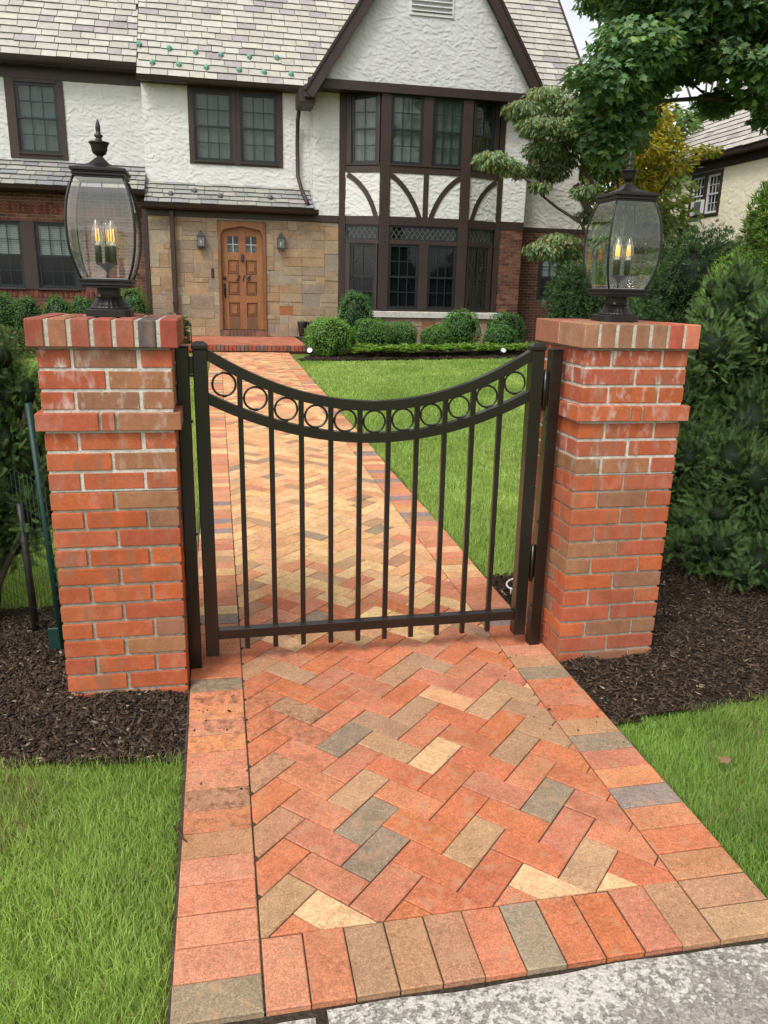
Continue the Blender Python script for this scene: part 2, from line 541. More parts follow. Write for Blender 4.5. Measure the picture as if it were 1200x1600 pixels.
KNOWN = {(10, 10): 'T', (11, 8): 'T', (9, 6): 'T', (10, 3): 'T', (9, 2): 'T', (5, 5): 'T', (6, 2): 'T', (3, 3): 'T', (1, 1): 'T', (15, 4): 'T',
         (13, 5): 'T', (11, 3): 'T', (13, 1): 'T', (15, 0): 'T', (14, -1): 'T', (11, -1): 'T', (6, -2): 'T', (9, -3): 'G', (7, -5): 'T', (13, -2): 'T',
         (8, 4): 'G', (5, 1): 'G', (4, 0): 'G', (9, 1): 'L', (13, 2): 'L', (6, -5): 'L', (2, -1): 'L', (6, -6): 'L', (16, 0): 'L'}


def field_colour(y, ij):
    r = random.random()
    if y < 1.75:
        k = KNOWN.get(ij, 'R')
    elif y < 2.5:
        k = 'S' if r < 0.16 else 'R' if r < 0.30 else 'Y' if r < 0.70 else 'L' if r < 0.88 else 'T' if r < 0.96 else 'G'
    elif y < 8.5:
        k = 'Y' if r < 0.60 else 'L' if r < 0.87 else 'S' if r < 0.905 else 'T' if r < 0.965 else 'G'
    else:
        k = 'Y' if r < 0.36 else 'L' if r < 0.56 else 'S' if r < 0.84 else 'R' if r < 0.92 else 'T'
    return k


pm = MB()
s2 = 2 ** 0.5
OFFU, OFFV = 0.45, 0.27
zslope = lambda x, y: SLOPE * y


def lay(poly, key, stain=0.0, b=0.0025):
    if len(poly) < 3 or area(poly) < 2e-4: return
    poly = inset(poly, random.uniform(0.0009, 0.0024))
    if area(poly) < 2e-4: return
    c = tuple(min(0.8, v * k_) for v, k_ in zip(jit(random.choice(PAL[key]), 0.06), (1.05, 1.08, 1.10)))
    dz = random.gauss(0, 0.0009)
    tx, ty = random.gauss(0, 0.006), random.gauss(0, 0.006)
    cx = sum(p[0] for p in poly) / len(poly); cy = sum(p[1] for p in poly) / len(poly)
    pm.prism(poly, -0.045, 0.0 + dz, (*c, stain), b, 0, lambda x, y: SLOPE * y + tx * (x - cx) + ty * (y - cy))


for i in range(-20, 130):
    for j in range(-130, 130):
        d = (i - j) % 4
        if d == 0: du, dv = 2, 1
        elif d == 3: du, dv = 1, 2
        else: continue
        pts = []
        for (p, q) in ((0, 0), (du, 0), (du, dv), (0, dv)):
            u = (i + p + OFFU) * A; v = (j + q + OFFV) * A
            pts.append(((u - v) / s2, (u + v) / s2))
        if max(p[0] for p in pts) < 0 or min(p[0] for p in pts) > W or max(p[1] for p in pts) < BORD or min(p[1] for p in pts) > YEND: continue
        yc = sum(p[1] for p in pts) / 4; xc = sum(p[0] for p in pts) / 4
        stain = 0.0
        if xc < 0.22 and 0.8 < yc < 1.5: stain = random.uniform(0.2, 0.7)
        elif random.random() < 0.15: stain = random.uniform(0, 0.2)
        lay(clip_poly(pts, 0, W, BORD, YEND), field_colour(yc, (i, j)), stain)

for k, key in enumerate('SRTTTRGRRRT'):           # the soldier course at the sidewalk
    lay([(0.001 + k * A, 0.0), (0.001 + (k + 1) * A, 0.0), (0.001 + (k + 1) * A, BORD), (0.001 + k * A, BORD)], key)
leftk = 'GSSSSBRTSSOSOOGRRSOSPLRSOB'
rightk = 'TTBROPORGBRRRGBSRRPTSORSYL'
for side, x0, ks in ((0, -BORD - 0.001, leftk), (1, W + 0.001, rightk)):
    y = 0.0; n = 0
    while y < YEND:
        if n < len(ks): key = ks[n]
        else:
            r = random.random()
            key = ('S' if r < 0.32 else 'O' if r < 0.50 else 'Y' if r < 0.66 else 'R' if r < 0.73 else 'L' if r < 0.86 else 'P' if r < 0.92 else 'T')
        st = 0.0
        if side == 0 and 6 <= n <= 14: st = random.choice([0.15, 0.5, 0.8, 0.35])
        if side == 1 and 10 <= n <= 13: st = 0.3
        ww = 0.004 * math.sin(y * 2.1 + side)      # the edge wanders a little
        lay([(x0 + (ww if side == 0 else 0), y), (x0 + BORD + (ww if side else 0), y), (x0 + BORD + (ww if side else 0), min(y + A, YEND)), (x0 + (ww if side == 0 else 0), min(y + A, YEND))], key, st)
        y += A; n += 1
# sand and soil between and under the pavers
jv = [(-BORD - 0.006, 0.001, -0.006), (W + BORD + 0.006, 0.001, -0.006), (W + BORD + 0.006, YEND, SLOPE * YEND - 0.006), (-BORD - 0.006, YEND, SLOPE * YEND - 0.006)]
pm.add(jv, [(0, 1, 2, 3)], (0.065, 0.052, 0.036), 1)
props(pm.build('brick_path', [M['paver'], M['joint']]), kind='structure')

# sidewalk slabs of exposed aggregate, worn at the edge
sw = MB()
def slab(x0, x1, y0, y1, z):
    nx, ny = max(2, int((x1 - x0) / 0.03)), max(2, int((y1 - y0) / 0.03))
    nx, ny = min(nx, 200), min(ny, 80)
    V = []; F = []
    for j in range(ny + 1):
        for i in range(nx + 1):
            x = x0 + (x1 - x0) * i / nx; y = y0 + (y1 - y0) * j / ny
            e = min(x - x0, x1 - x, y - y0, y1 - y)
            zz = z - 0.006 * max(0, 1 - e / 0.02) ** 2
            if j == ny: y += 0.004 * math.sin(x * 9) + 0.002 * math.sin(x * 23 + 1)
            V.append((x, y, zz))
    for j in range(ny):
        for i in range(nx):
            F.append((j * (nx + 1) + i, j * (nx + 1) + i + 1, (j + 1) * (nx + 1) + i + 1, (j + 1) * (nx + 1) + i))
    sw.add(V, F, (0.4, 0.38, 0.35), 0, True)
    sw.box(x0, x1, y0, y1 - 0.008, z - 0.1, z - 0.014, (0.35, 0.33, 0.3))
slab(-1.4, 0.108, -1.65, -0.026, -0.008)
slab(0.135, 1.75, -1.65, -0.013, -0.006)
slab(1.775, 3.4, -1.65, -0.026, -0.006)
slab(-3.1, -1.425, -1.65, -0.026, -0.008)
props(sw.build('sidewalk', [M['concrete']]), kind='structure')
gap = MB()
gap.add([(-4, -0.05, -0.02), (4, -0.05, -0.02), (4, 0.004, -0.018), (-4, 0.004, -0.018)], [(0, 1, 2, 3)], (0.05, 0.04, 0.028))
props(gap.build('soil_gap', M['soil']), kind='structure')


# ------------------------------------------------------------------ grass and mulch
def in_poly(px, py, poly):
    inside = np.zeros(len(px), bool)
    n = len(poly)
    for i in range(n):
        x1, y1 = poly[i - 1]; x2, y2 = poly[i]
        c = ((y1 > py) != (y2 > py)) & (px < (x2 - x1) * (py - y1) / (y2 - y1 + 1e-12) + x1)
        inside ^= c
    return inside


def vnoise(x, y, s, seed):
    r = np.random.default_rng(seed)
    g = r.random((64, 64))
    xx = x * s; yy = y * s
    xi = np.floor(xx).astype(int); yi = np.floor(yy).astype(int)
    fx = xx - xi; fy = yy - yi
    fx = fx * fx * (3 - 2 * fx); fy = fy * fy * (3 - 2 * fy)
    a = g[xi % 64, yi % 64]; b = g[(xi + 1) % 64, yi % 64]; c = g[xi % 64, (yi + 1) % 64]; d = g[(xi + 1) % 64, (yi + 1) % 64]
    return (a * (1 - fx) + b * fx) * (1 - fy) + (c * (1 - fx) + d * fx) * fy


def grass(name, label, poly, dens, length, width, seed, lean=0.5, dist_falloff=None, hue=0.0, straw=0.06):
    r = np.random.default_rng(seed)
    xs_ = [p[0] for p in poly]; ys_ = [p[1] for p in poly]
    ar = (max(xs_) - min(xs_)) * (max(ys_) - min(ys_))
    n = int(ar * dens)
    x = r.uniform(min(xs_), max(xs_), n); y = r.uniform(min(ys_), max(ys_), n)
    k = in_poly(x, y, poly)
    D = np.hypot(x + 0.05, y + 1.39)
    if dist_falloff:
        k &= r.random(n) < np.clip((dist_falloff / D) ** 1.3, 0, 1)
    x = x[k]; y = y[k]; D = D[k]; n = len(x)
    sc = np.maximum(1, D / (dist_falloff or 1e9)) ** 0.75
    clump = vnoise(x + 40, y + 40, 7, seed) * 0.6 + vnoise(x + 40, y + 40, 2.2, seed + 1) * 0.4
    L = length * r.uniform(0.55, 1.25, n) * (0.7 + 0.6 * clump)
    Wd = width * r.uniform(0.7, 1.3, n) * sc
    az = r.uniform(0, 2 * PI, n)
    sw_ = 2 * PI * vnoise(x + 40, y + 40, 3.0, seed + 2)
    az = np.where(r.random(n) < 0.25, sw_ + r.normal(0, 0.6, n), az)
    tl = np.clip(np.abs(r.normal(lean, 0.25, n)), 0.05, 1.3)
    d = np.stack([np.cos(az), np.sin(az)], 1)
    sd = np.stack([-np.sin(az), np.cos(az)], 1)
    fa = r.uniform(0, 2 * PI, n)
    sd = np.stack([np.cos(fa), np.sin(fa)], 1)
    z0 = gza(y) - 0.04
    base = np.stack([x, y, z0], 1)
    mid = base + np.concatenate([d * (L * 0.55 * np.sin(tl * 0.6))[:, None], (L * 0.55 * np.cos(tl * 0.6))[:, None]], 1)
    tip = mid + np.concatenate([d * (L * 0.5 * np.sin(tl * 1.5))[:, None], (L * 0.5 * np.cos(tl * 1.5))[:, None]], 1)
    s3 = np.concatenate([sd, np.zeros((n, 1))], 1) * Wd[:, None] / 2
    V = np.stack([base - s3, base + s3, mid + s3 * 0.8, mid - s3 * 0.8, tip], 1).reshape(-1, 3)
    o = np.arange(n)[:, None] * 5
    quads = np.concatenate([o, o + 1, o + 2, o + 3], 1); tris = np.concatenate([o + 3, o + 2, o + 4], 1)
    c1 = np.array([0.12, 0.265, 0.036]); c2 = np.array([0.40, 0.515, 0.13])
    t = np.clip(0.5 * r.random(n) + 0.6 * (vnoise(x + 40, y + 40, 1.3, seed + 3) - 0.5) + 0.35 + hue, 0, 1)
    c = c1 + (c2 - c1) * t[:, None]
    st = r.random(n) < straw * (0.4 + 1.6 * (vnoise(x + 40, y + 40, 2.5, seed + 5) > 0.55))
    c[st] = np.array([0.30, 0.25, 0.11]) * r.uniform(0.7, 1.1, (st.sum(), 1))
    c = np.repeat(c, 5, 0)
    o_ = np_mesh(name, V, [quads, tris], c, M['grass'])
    return props(o_, label, 'grass', kind='stuff')


XL = -BORD - 0.012; XR = W + BORD + 0.014
grass('grass', 'bright lawn grass left of the walk beside the sidewalk', [(-2.6, -0.03), (XL, -0.03), (XL, 1.02), (-0.5, 1.04), (-0.9, 1.09), (-2.6, 1.12)], 46000, 0.048, 0.0025, 21, straw=0.15)
grass('grass', 'bright lawn grass right of the walk beside the sidewalk', [(XR, -0.03), (4.2, -0.03), (4.2, 1.2), (2.04, 1.08), (1.5, 1.01), (XR, 0.98)], 46000, 0.046, 0.0025, 22, hue=-0.12, straw=0.08)
grass('grass', 'mown lawn behind the gate reaching to the boxwood bed', [(XR, 2.42), (2.2, 2.6), (4.3, 2.6), (11, 5), (11.5, 14.4), (6.4, 14.2), (4.4, 13.7), (2.3, 13.3), (XR, 13.3)], 11000, 0.046, 0.0032, 23, dist_falloff=4.5, straw=0.015, hue=0.05)
grass('grass', 'mown lawn behind the left brick pillar beside the walk', [(XL, 2.3), (XL, 14.3), (-8, 14.3), (-5.5, 2.35)], 8000, 0.048, 0.0032, 24, dist_falloff=4.0, straw=0.015, hue=0.1)


def mulch(name, label, poly, n, seed, big=1.0, bed=True, extra=None):
    r = np.random.default_rng(seed)
    xs_ = [p[0] for p in poly]; ys_ = [p[1] for p in poly]
    x = r.uniform(min(xs_), max(xs_), n); y = r.uniform(min(ys_), max(ys_), n)
    k = in_poly(x, y, poly); x = x[k]; y = y[k]; n = len(x)
    mound = lambda X, Y: 0.022 * np.exp(-((X + 0.66) ** 2 + (Y - 1.50) ** 2) / 0.05) + 0.03 * np.exp(-((X - 1.80) ** 2 + (Y - 1.55) ** 2) / 0.05)
    if extra is not None:      # bits kicked out on to the walk
        ex = r.uniform(extra[0], extra[1], extra[4]); ey = r.uniform(extra[2], extra[3], extra[4])
    h = mound(x, y) + 0.030 * vnoise(x + 30, y + 30, 5, seed) + 0.012 * vnoise(x + 30, y + 30, 19, seed + 1)
    z = gza(y) - 0.036 + h + r.uniform(0, 0.010, n)
    if extra is not None:
        x = np.concatenate([x, ex]); y = np.concatenate([y, ey]); z = np.concatenate([z, gza(ey) + 0.003]); n = len(x)
    L = big * (r.gamma(2.0, 0.0058, n) + 0.005); Wd = np.minimum(L * r.uniform(0.12, 0.45, n), 0.011 * big); T = Wd * r.uniform(0.2, 0.5, n)
    yaw = r.uniform(0, 2 * PI, n); pit = r.normal(0, 0.35, n)
    if extra is not None: pit[-extra[4]:] = 0; L[-extra[4]:] *= 0.4; Wd[-extra[4]:] *= 0.6
    ax = np.stack([np.cos(yaw) * np.cos(pit), np.sin(yaw) * np.cos(pit), np.sin(pit)], 1)
    sd = np.stack([-np.sin(yaw), np.cos(yaw), r.normal(0, 0.4, n)], 1); sd /= np.linalg.norm(sd, axis=1)[:, None]
    nr = np.cross(ax, sd)
    c = np.stack([x, y, z], 1)
    corner = []
    for (p, q, s) in _BX:
        taper = 0.75 if p > 0 else 1.0
        corner.append(c + ax * (L * p / 2)[:, None] + sd * (Wd * q / 2 * taper)[:, None] + nr * (T * s / 2)[:, None])
    V = np.stack(corner, 1).reshape(-1, 3)
    o = np.arange(n)[:, None] * 8
    quads = np.concatenate([o + np.array(f)[None, :] for f in _BXF], 0)
    col = np.array([0.046, 0.031, 0.021])[None, :] * r.uniform(0.4, 2.0, (n, 1)) * np.array([1, 1, 1])
    u = r.random(n)
    col[u < 0.10] = np.array([0.10, 0.065, 0.042]) * r.uniform(0.6, 1.3, ((u < 0.10).sum(), 1))
    col[u < 0.025] = np.array([0.30, 0.24, 0.16]) * r.uniform(0.6, 1.2, ((u < 0.025).sum(), 1))
    col = np.repeat(col, 8, 0)
    # the bed below the chips
    g = 0.04
    gx = np.arange(min(xs_), max(xs_) + g, g); gy = np.arange(min(ys_), max(ys_) + g, g)
    GX, GY = np.meshgrid(gx, gy)
    gxf, gyf = GX.ravel(), GY.ravel()
    gh = gza(gyf) - 0.038 + mound(gxf, gyf) + 0.030 * vnoise(gxf + 30, gyf + 30, 5, seed) + 0.012 * vnoise(gxf + 30, gyf + 30, 19, seed + 1)
    nb = len(V)
    nx, ny = len(gx), len(gy)
    jj, ii = np.meshgrid(np.arange(ny - 1), np.arange(nx - 1), indexing='ij')
    b0 = (jj * nx + ii).ravel()
    keep = in_poly(gxf[b0] + g / 2, gyf[b0] + g / 2, poly)
    b0 = b0[keep] + nb
    bq = np.stack([b0, b0 + 1, b0 + nx + 1, b0 + nx], 1)
    V = np.concatenate([V, np.stack([gxf, gyf, gh], 1)])
    col = np.concatenate([col, np.tile([0.034, 0.023, 0.016], (len(gxf), 1))])
    mi = np.concatenate([np.zeros(len(quads), int), np.ones(len(bq), int)])
    o_ = np_mesh(name, V, [np.concatenate([quads, bq])], col, [M['chip'], M['soil']], mi=mi)
    return props(o_, label, 'mulch', kind='stuff')


mulch('mulch', 'dark wood mulch around the left brick pillar', [(XL + 0.02, 1.0), (XL + 0.02, 2.36), (-2.6, 2.36), (-2.6, 1.1), (-0.9, 1.07), (-0.5, 1.02)], 75000, 31, extra=(-0.2, 0.0, 0.75, 1.4, 22))
mulch('mulch', 'dark wood mulch around the right brick pillar under the yew', [(XR - 0.01, 0.97), (1.5, 1.0), (2.04, 1.06), (4.6, 1.2), (4.6, 4.4), (2.6, 2.75), (XR - 0.01, 2.46)], 120000, 32, extra=(1.0, 1.31, 0.8, 1.6, 34))
mulch('mulch', 'dark mulch bed under the boxwoods along the house wall', [(1.35, 13.4), (4.4, 13.8), (6.5, 14.3), (9, 14.6), (9, 18.3), (1.8, 17.6), (1.75, 14.4)], 9000, 33, big=1.6)
mulch('mulch', 'dark mulch bed along the brick wall left of the terrace', [(-8, 14.4), (-0.8, 14.4), (-0.8, 17.6), (-8, 17.9)], 6000, 34, big=1.6)


# ------------------------------------------------------------------ brick pillars
# The first survey put pillars and gate a touch too near and too small (their feet hung above the walk).
# Each is built to that survey and then set at its true size and place.
SURVEY = np.array([-0.0545, -1.3883, 1.5318])


def resize(root, k, flat=1.0):
    root.location = Vector(SURVEY + k * (np.array(root.location) - SURVEY))
    root.scale = (k * flat, k * flat, k)


ORANGE = [srgb(170, 90, 53), srgb(175, 94, 56), srgb(166, 86, 52), srgb(170, 92, 60), srgb(162, 84, 55)]
BROWN = [srgb(142, 98, 70), srgb(150, 104, 74), srgb(136, 96, 74)]
DARKR = [srgb(160, 84, 58), srgb(156, 86, 62), srgb(163, 88, 62)]
CAPC = [srgb(156, 86, 66), srgb(152, 98, 74), srgb(160, 92, 72), srgb(144, 78, 62), srgb(164, 98, 78)]
CB = 0.0677


def pillar(name, label, x0, y0, zb, toned, capc, grp):
    w = 0.416
    root = thing(name, label, 'pillar', (x0 + w / 2, y0 + w / 2, gz(y0 + w / 2)), grp)
    sh = MB()
    H = 18 * CB
    jt = 0.0112
    mcol = (0.36, 0.32, 0.255)
    e = 0.008
    sh.box(x0 + e, x0 + w - e, y0 + e, y0 + w - e, zb - 0.12, zb + 11 * CB + 0.004, (*mcol, 0), 0.0, 1)
    e2 = 0.0045
    sh.box(x0 + e2, x0 + w - e2, y0 + e2, y0 + w - e2, zb + 11 * CB + 0.0045, zb + H - 0.001, (0.52, 0.49, 0.43, 0), 0.0, 1)
    half = w / 2
    bd = MB()
    for c in range(-2, 18):
        z0 = zb + c * CB + jt; z1 = zb + (c + 1) * CB
        band = (c == 14)
        mb = bd if band else sh
        off = 0.021 if band else 0.0
        up = max(0, (c - 9) / 9)
        # rows alternate stretchers on the front and back with stretchers on the sides
        kind = (c % 2 == 0)
        cells = []
        q = w / 4
        def tone():
            r = random.random()
            if toned == 'L':
                if c < 8: return random.choice(ORANGE) if r < 0.93 else random.choice(BROWN)
                if c < 14: return random.choice(ORANGE) if r < 0.55 else random.choice(DARKR) if r < 0.80 else random.choice(BROWN)
                return random.choice(DARKR) if r < 0.5 else random.choice(BROWN)
            if c >= 12: return random.choice(DARKR) if r < 0.55 else random.choice(ORANGE)
            return random.choice(ORANGE) if r < 0.5 else random.choice(DARKR) if r < 0.78 else random.choice(BROWN)
        g = jt / 2
        X0, X1, Y0, Y1 = x0 - off, x0 + w + off, y0 - off, y0 + w + off
        ww = X1 - X0
        dep = 0.10
        def put(a, b_, cc, d, col):
            r = lambda: random.gauss(0, 0.0009)
            mb.box(a + r(), b_ + r(), cc + r(), d + r(), z0 + r() * 0.6, z1 + r() * 0.6, (*jit(col, 0.06), (0.10 + 0.9 * up) * random.choice([0.25, 0.6, 1.0, 1.0])), 0.002, 0)
        if band:       # full, a small closer, full
            for (ya, yb) in ((Y0, Y0 + dep), (Y1 - dep, Y1)):
                xa = X0 + ww * (0.44 if toned == 'L' else 0.47); xb = xa + ww * 0.11
                put(X0, xa - g, ya, yb, DARKR[2] if toned == 'L' else ORANGE[3]); put(xa + g, xb - g, ya, yb, tone()); put(xb + g, X1, ya, yb, BROWN[1] if toned == 'L' else ORANGE[3])
            for (xa, xb) in ((X0, X0 + dep), (X1 - dep, X1)):
                put(xa, xb, Y0 + dep + jt, Y1 - dep - jt, tone())
        elif kind:     # front: two stretchers; sides: header end, stretcher, header end
            xm = X0 + ww * 0.5
            for (ya, yb) in ((Y0, Y0 + dep), (Y1 - dep, Y1)):
                put(X0, xm - g, ya, yb, tone()); put(xm + g, X1, ya, yb, tone())
            for (xa, xb) in ((X0, X0 + dep), (X1 - dep, X1)):
                put(xa, xb, Y0 + dep + jt, Y1 - dep - jt, tone())
        else:          # front: half, full, half
            for (xa, xb) in ((X0, X0 + dep), (X1 - dep, X1)):
                ym = (Y0 + Y1) / 2
                put(xa, xb, Y0, ym - g, tone()); put(xa, xb, ym + g, Y1, tone())
            for (ya, yb) in ((Y0, Y0 + dep), (Y1 - dep, Y1)):
                put(X0 + dep + jt, X1 - dep - jt, ya, yb, tone())
    # mortar lumps squeezed out in the joints
    sh.build('brick_shaft', [M['brick'], M['mortar']], root)
    bd.box(x0 - 0.012, x0 + w + 0.012, y0 - 0.012, y0 + w + 0.012, zb + 14 * CB + 0.012, zb + 15 * CB - 0.004, (*mcol, 0), 0, 1)
    bd.build('brick_band', [M['brick'], M['mortar']], root)
    # rowlock cap: seven bricks across, two deep
    cp = MB()
    ov = 0.024
    cx0, cx1, cy0, cy1 = x0 - ov, x0 + w + ov, y0 - ov, y0 + w + ov
    z0 = zb + H + 0.008; z1 = zb + H + 0.098
    cp.box(cx0 + 0.004, cx1 - 0.004, cy0 + 0.004, cy1 - 0.004, z0 + 0.004, z1 - 0.004, (0.46, 0.42, 0.35, 0), 0, 1)
    cp.box(x0 + 0.006, x0 + w - 0.006, y0 + 0.006, y0 + w - 0.006, zb + H - 0.002, z0 + 0.003, (0.40, 0.36, 0.30, 0), 0, 1)
    p = (cx1 - cx0 + 0.012) / 7
    for k in range(7):
        for r_ in range(2):
            ym = (cy0 + cy1) / 2
            ya, yb = (cy0, ym - 0.005) if r_ == 0 else (ym + 0.005, cy1)
            col = capc[k] if r_ == 0 else random.choice(CAPC)
            j = random.gauss(0, 0.0012)
            cp.box(cx0 + k * p + 0.0, cx0 + (k + 1) * p - 0.012, ya + j, yb + j, z0, z1 + random.gauss(0, 0.001), (*jit(col, 0.04), 0.12), 0.004, 0)
    cp.build('brick_cap', [M['brick'], M['mortar']], root)
    resize(root, 1.044)
    return root, z1


GREYB = srgb(86, 80, 76)
pillar('brick_pillar', 'left gate pillar of orange brick with one dark grey brick in its cap', -0.6192, 1.328, 0.102, 'L',
       [srgb(142, 76, 60), srgb(152, 102, 76), srgb(150, 86, 68), srgb(154, 82, 64), srgb(150, 90, 70), GREYB, srgb(146, 74, 60)], 'brick gate pillars')
pillar('brick_pillar', 'right gate pillar whose left side is in view, by the big yew', 1.2636, 1.342, 0.1126, 'R',
       [srgb(156, 112, 88), srgb(146, 104, 80), srgb(138, 102, 80), srgb(140, 98, 72), srgb(140, 100, 76), srgb(166, 84, 66), srgb(186, 112, 88)], 'brick gate pillars')

# ------------------------------------------------------------------ gate
BRZ = (0.0095, 0.0065, 0.0050)
GY = 1.555
XA, XB = -0.087, 1.140
XM = (XA + XB) / 2


def ztop(x): return 1.122 + 0.192 * ((x - XM) / ((XB - XA) / 2)) ** 2
def zlow(x): return 0.999 + 0.156 * ((x - XM) / ((XB - XA) / 2)) ** 2      # top of the lower rail


gate = thing('garden_gate', 'dark bronze metal garden gate with dipped top and ring frieze', 'gate', (XM, GY, 0.03))
for xc in (-0.112, 1.166):
    m_ = MB(); m_.box(xc - 0.0255, xc + 0.0255, GY - 0.0255, GY + 0.0255, 0.120, 1.312, BRZ, 0.003)
    st = m_.build('stile', M['metal'], gate)
    c_ = MB(); c_.box(xc - 0.029, xc + 0.029, GY - 0.029, GY + 0.029, 1.312, 1.330, BRZ, 0.003)
    c_.add([(xc - 0.026, GY - 0.026, 1.330), (xc + 0.026, GY - 0.026, 1.330), (xc + 0.026, GY + 0.026, 1.330), (xc - 0.026, GY + 0.026, 1.330),
            (xc - 0.013, GY - 0.013, 1.340), (xc + 0.013, GY - 0.013, 1.340), (xc + 0.013, GY + 0.013, 1.340), (xc - 0.013, GY + 0.013, 1.340)],
           [(0, 1, 5, 4), (1, 2, 6, 5), (2, 3, 7, 6), (3, 0, 4, 7), (4, 5, 6, 7)], BRZ)
    c_.build('post_cap', M['metal'], st)


def arched(name, zf, h, d):
    mb = MB(); V = []; F = []
    n = 60
    for i in range(n + 1):
        x = XA + (XB - XA) * i / n; z = zf(x)
        dz = (zf(x + 1e-3) - zf(x - 1e-3)) / 2e-3
        hh = h * math.sqrt(1 + dz * dz)
        V += [(x, GY - d / 2, z - hh), (x, GY - d / 2, z), (x, GY + d / 2, z), (x, GY + d / 2, z - hh)]
    for i in range(n):
        for k in range(4):
            F.append((i * 4 + k, (i + 1) * 4 + k, (i + 1) * 4 + (k + 1) % 4, i * 4 + (k + 1) % 4))
    mb.add(V, F, BRZ, 0, False)
    return mb.build(name, M['metal'], gate)


arched('arched_rail', ztop, 0.036, 0.036)
arched('arched_rail', zlow, 0.036, 0.036)
m_ = MB(); m_.box(XA, XB, GY - 0.018, GY + 0.018, 0.188, 0.228, BRZ, 0.002); m_.build('bottom_rail', M['metal'], gate)
BX = [XA + (XB - XA) * (k + 1) / 11 for k in range(10)]
for x in BX:
    m_ = MB(); m_.box(x - 0.0095, x + 0.0095, GY - 0.0095, GY + 0.0095, 0.137, ztop(x) - 0.020, BRZ, 0.001)
    m_.box(x - 0.013, x + 0.013, GY - 0.013, GY + 0.013, 0.228, 0.232, (0.02, 0.016, 0.014), 0.001)
    m_.build('baluster', M['metal'], gate)
xe = [XA] + BX + [XB]
for k in range(11):
    x = (xe[k] + xe[k + 1]) / 2
    zc = (ztop(x) - 0.036 + zlow(x)) / 2
    R_ = 0.0415
    pts = [(x + R_ * math.cos(a), GY, zc + R_ * math.sin(a)) for a in np.linspace(0, 2 * PI, 33)]
    m_ = MB(); m_.tube(pts, 0.0042, 8, BRZ, cap=False)
    m_.box(x - 0.008, x + 0.008, GY - 0.004, GY + 0.004, zc - R_ - 0.006, zc - R_ + 0.003, BRZ, 0.001)
    m_.build('ring', M['metal'], gate)
for zc in (1.16, 0.44):
    m_ = MB(); m_.box(1.1915, 1.2145, GY - 0.012, GY + 0.016, zc - 0.07, zc + 0.07, (0.008, 0.007, 0.007), 0.002)
    m_.tube([(1.203, GY - 0.018, zc - 0.08), (1.203, GY - 0.018, zc + 0.08)], 0.008, 10, (0.008, 0.007, 0.007))
    m_.build('hinge', M['metal'], gate)
m_ = MB(); m_.box(-0.158, -0.135, GY + 0.0, GY + 0.03, 1.225, 1.285, (0.03, 0.028, 0.026), 0.002); m_.box(-0.158, -0.130, GY - 0.005, GY + 0.03, 1.214, 1.222, BRZ, 0.001)
m_.build('latch', M['metal'], gate)
gate.rotation_euler = (0, -0.005, 0)
resize(gate, 1.028)

for (xa, xb, lab, sx) in ((-0.2025, -0.1565, 'slim bronze post fixed to the left brick pillar', 1), (1.2150, 1.2630, 'slim bronze hinge post fixed to the right brick pillar', -1)):
    gp = thing('gate_post', lab, 'post', ((xa + xb) / 2, GY, gz(GY)))
    m_ = MB(); m_.box(xa, xb, GY - 0.024, GY + 0.024, 0.052 if sx > 0 else 0.068, 1.317, BRZ, 0.003); m_.build('post_tube', M['metal'], gp)
    m_ = MB(); m_.box(xa - 0.001, xb + 0.001, GY - 0.025, GY + 0.025, 1.317, 1.322, (0.03, 0.026, 0.024), 0.002); m_.build('post_cap', M['metal'], gp)
    for zc in (0.25, 0.62, 1.05):
        xx = xb if sx > 0 else xa
        m_ = MB(); m_.tube([(xx - 0.001 * sx, GY - 0.006, zc), (xx + 0.005 * sx, GY - 0.006, zc)], 0.005, 8, (0.02, 0.018, 0.016)); m_.build('bolt', M['metal'], gp)
    resize(gp, 1.028)

# ------------------------------------------------------------------ post lanterns
IR = (0.020, 0.017, 0.016)


def interp(ts, vs, t):
    return float(np.interp(t, ts, vs))


PZ0, PZ1 = 0.122, 0.435
_t = np.array([0, .08, .16, .3, .46, .6, .73, .84, .92, 1.0]); _r = np.array([.0860, .0975, .1065, .1165, .1205, .1200, .1155, .1075, .0990, .0880])


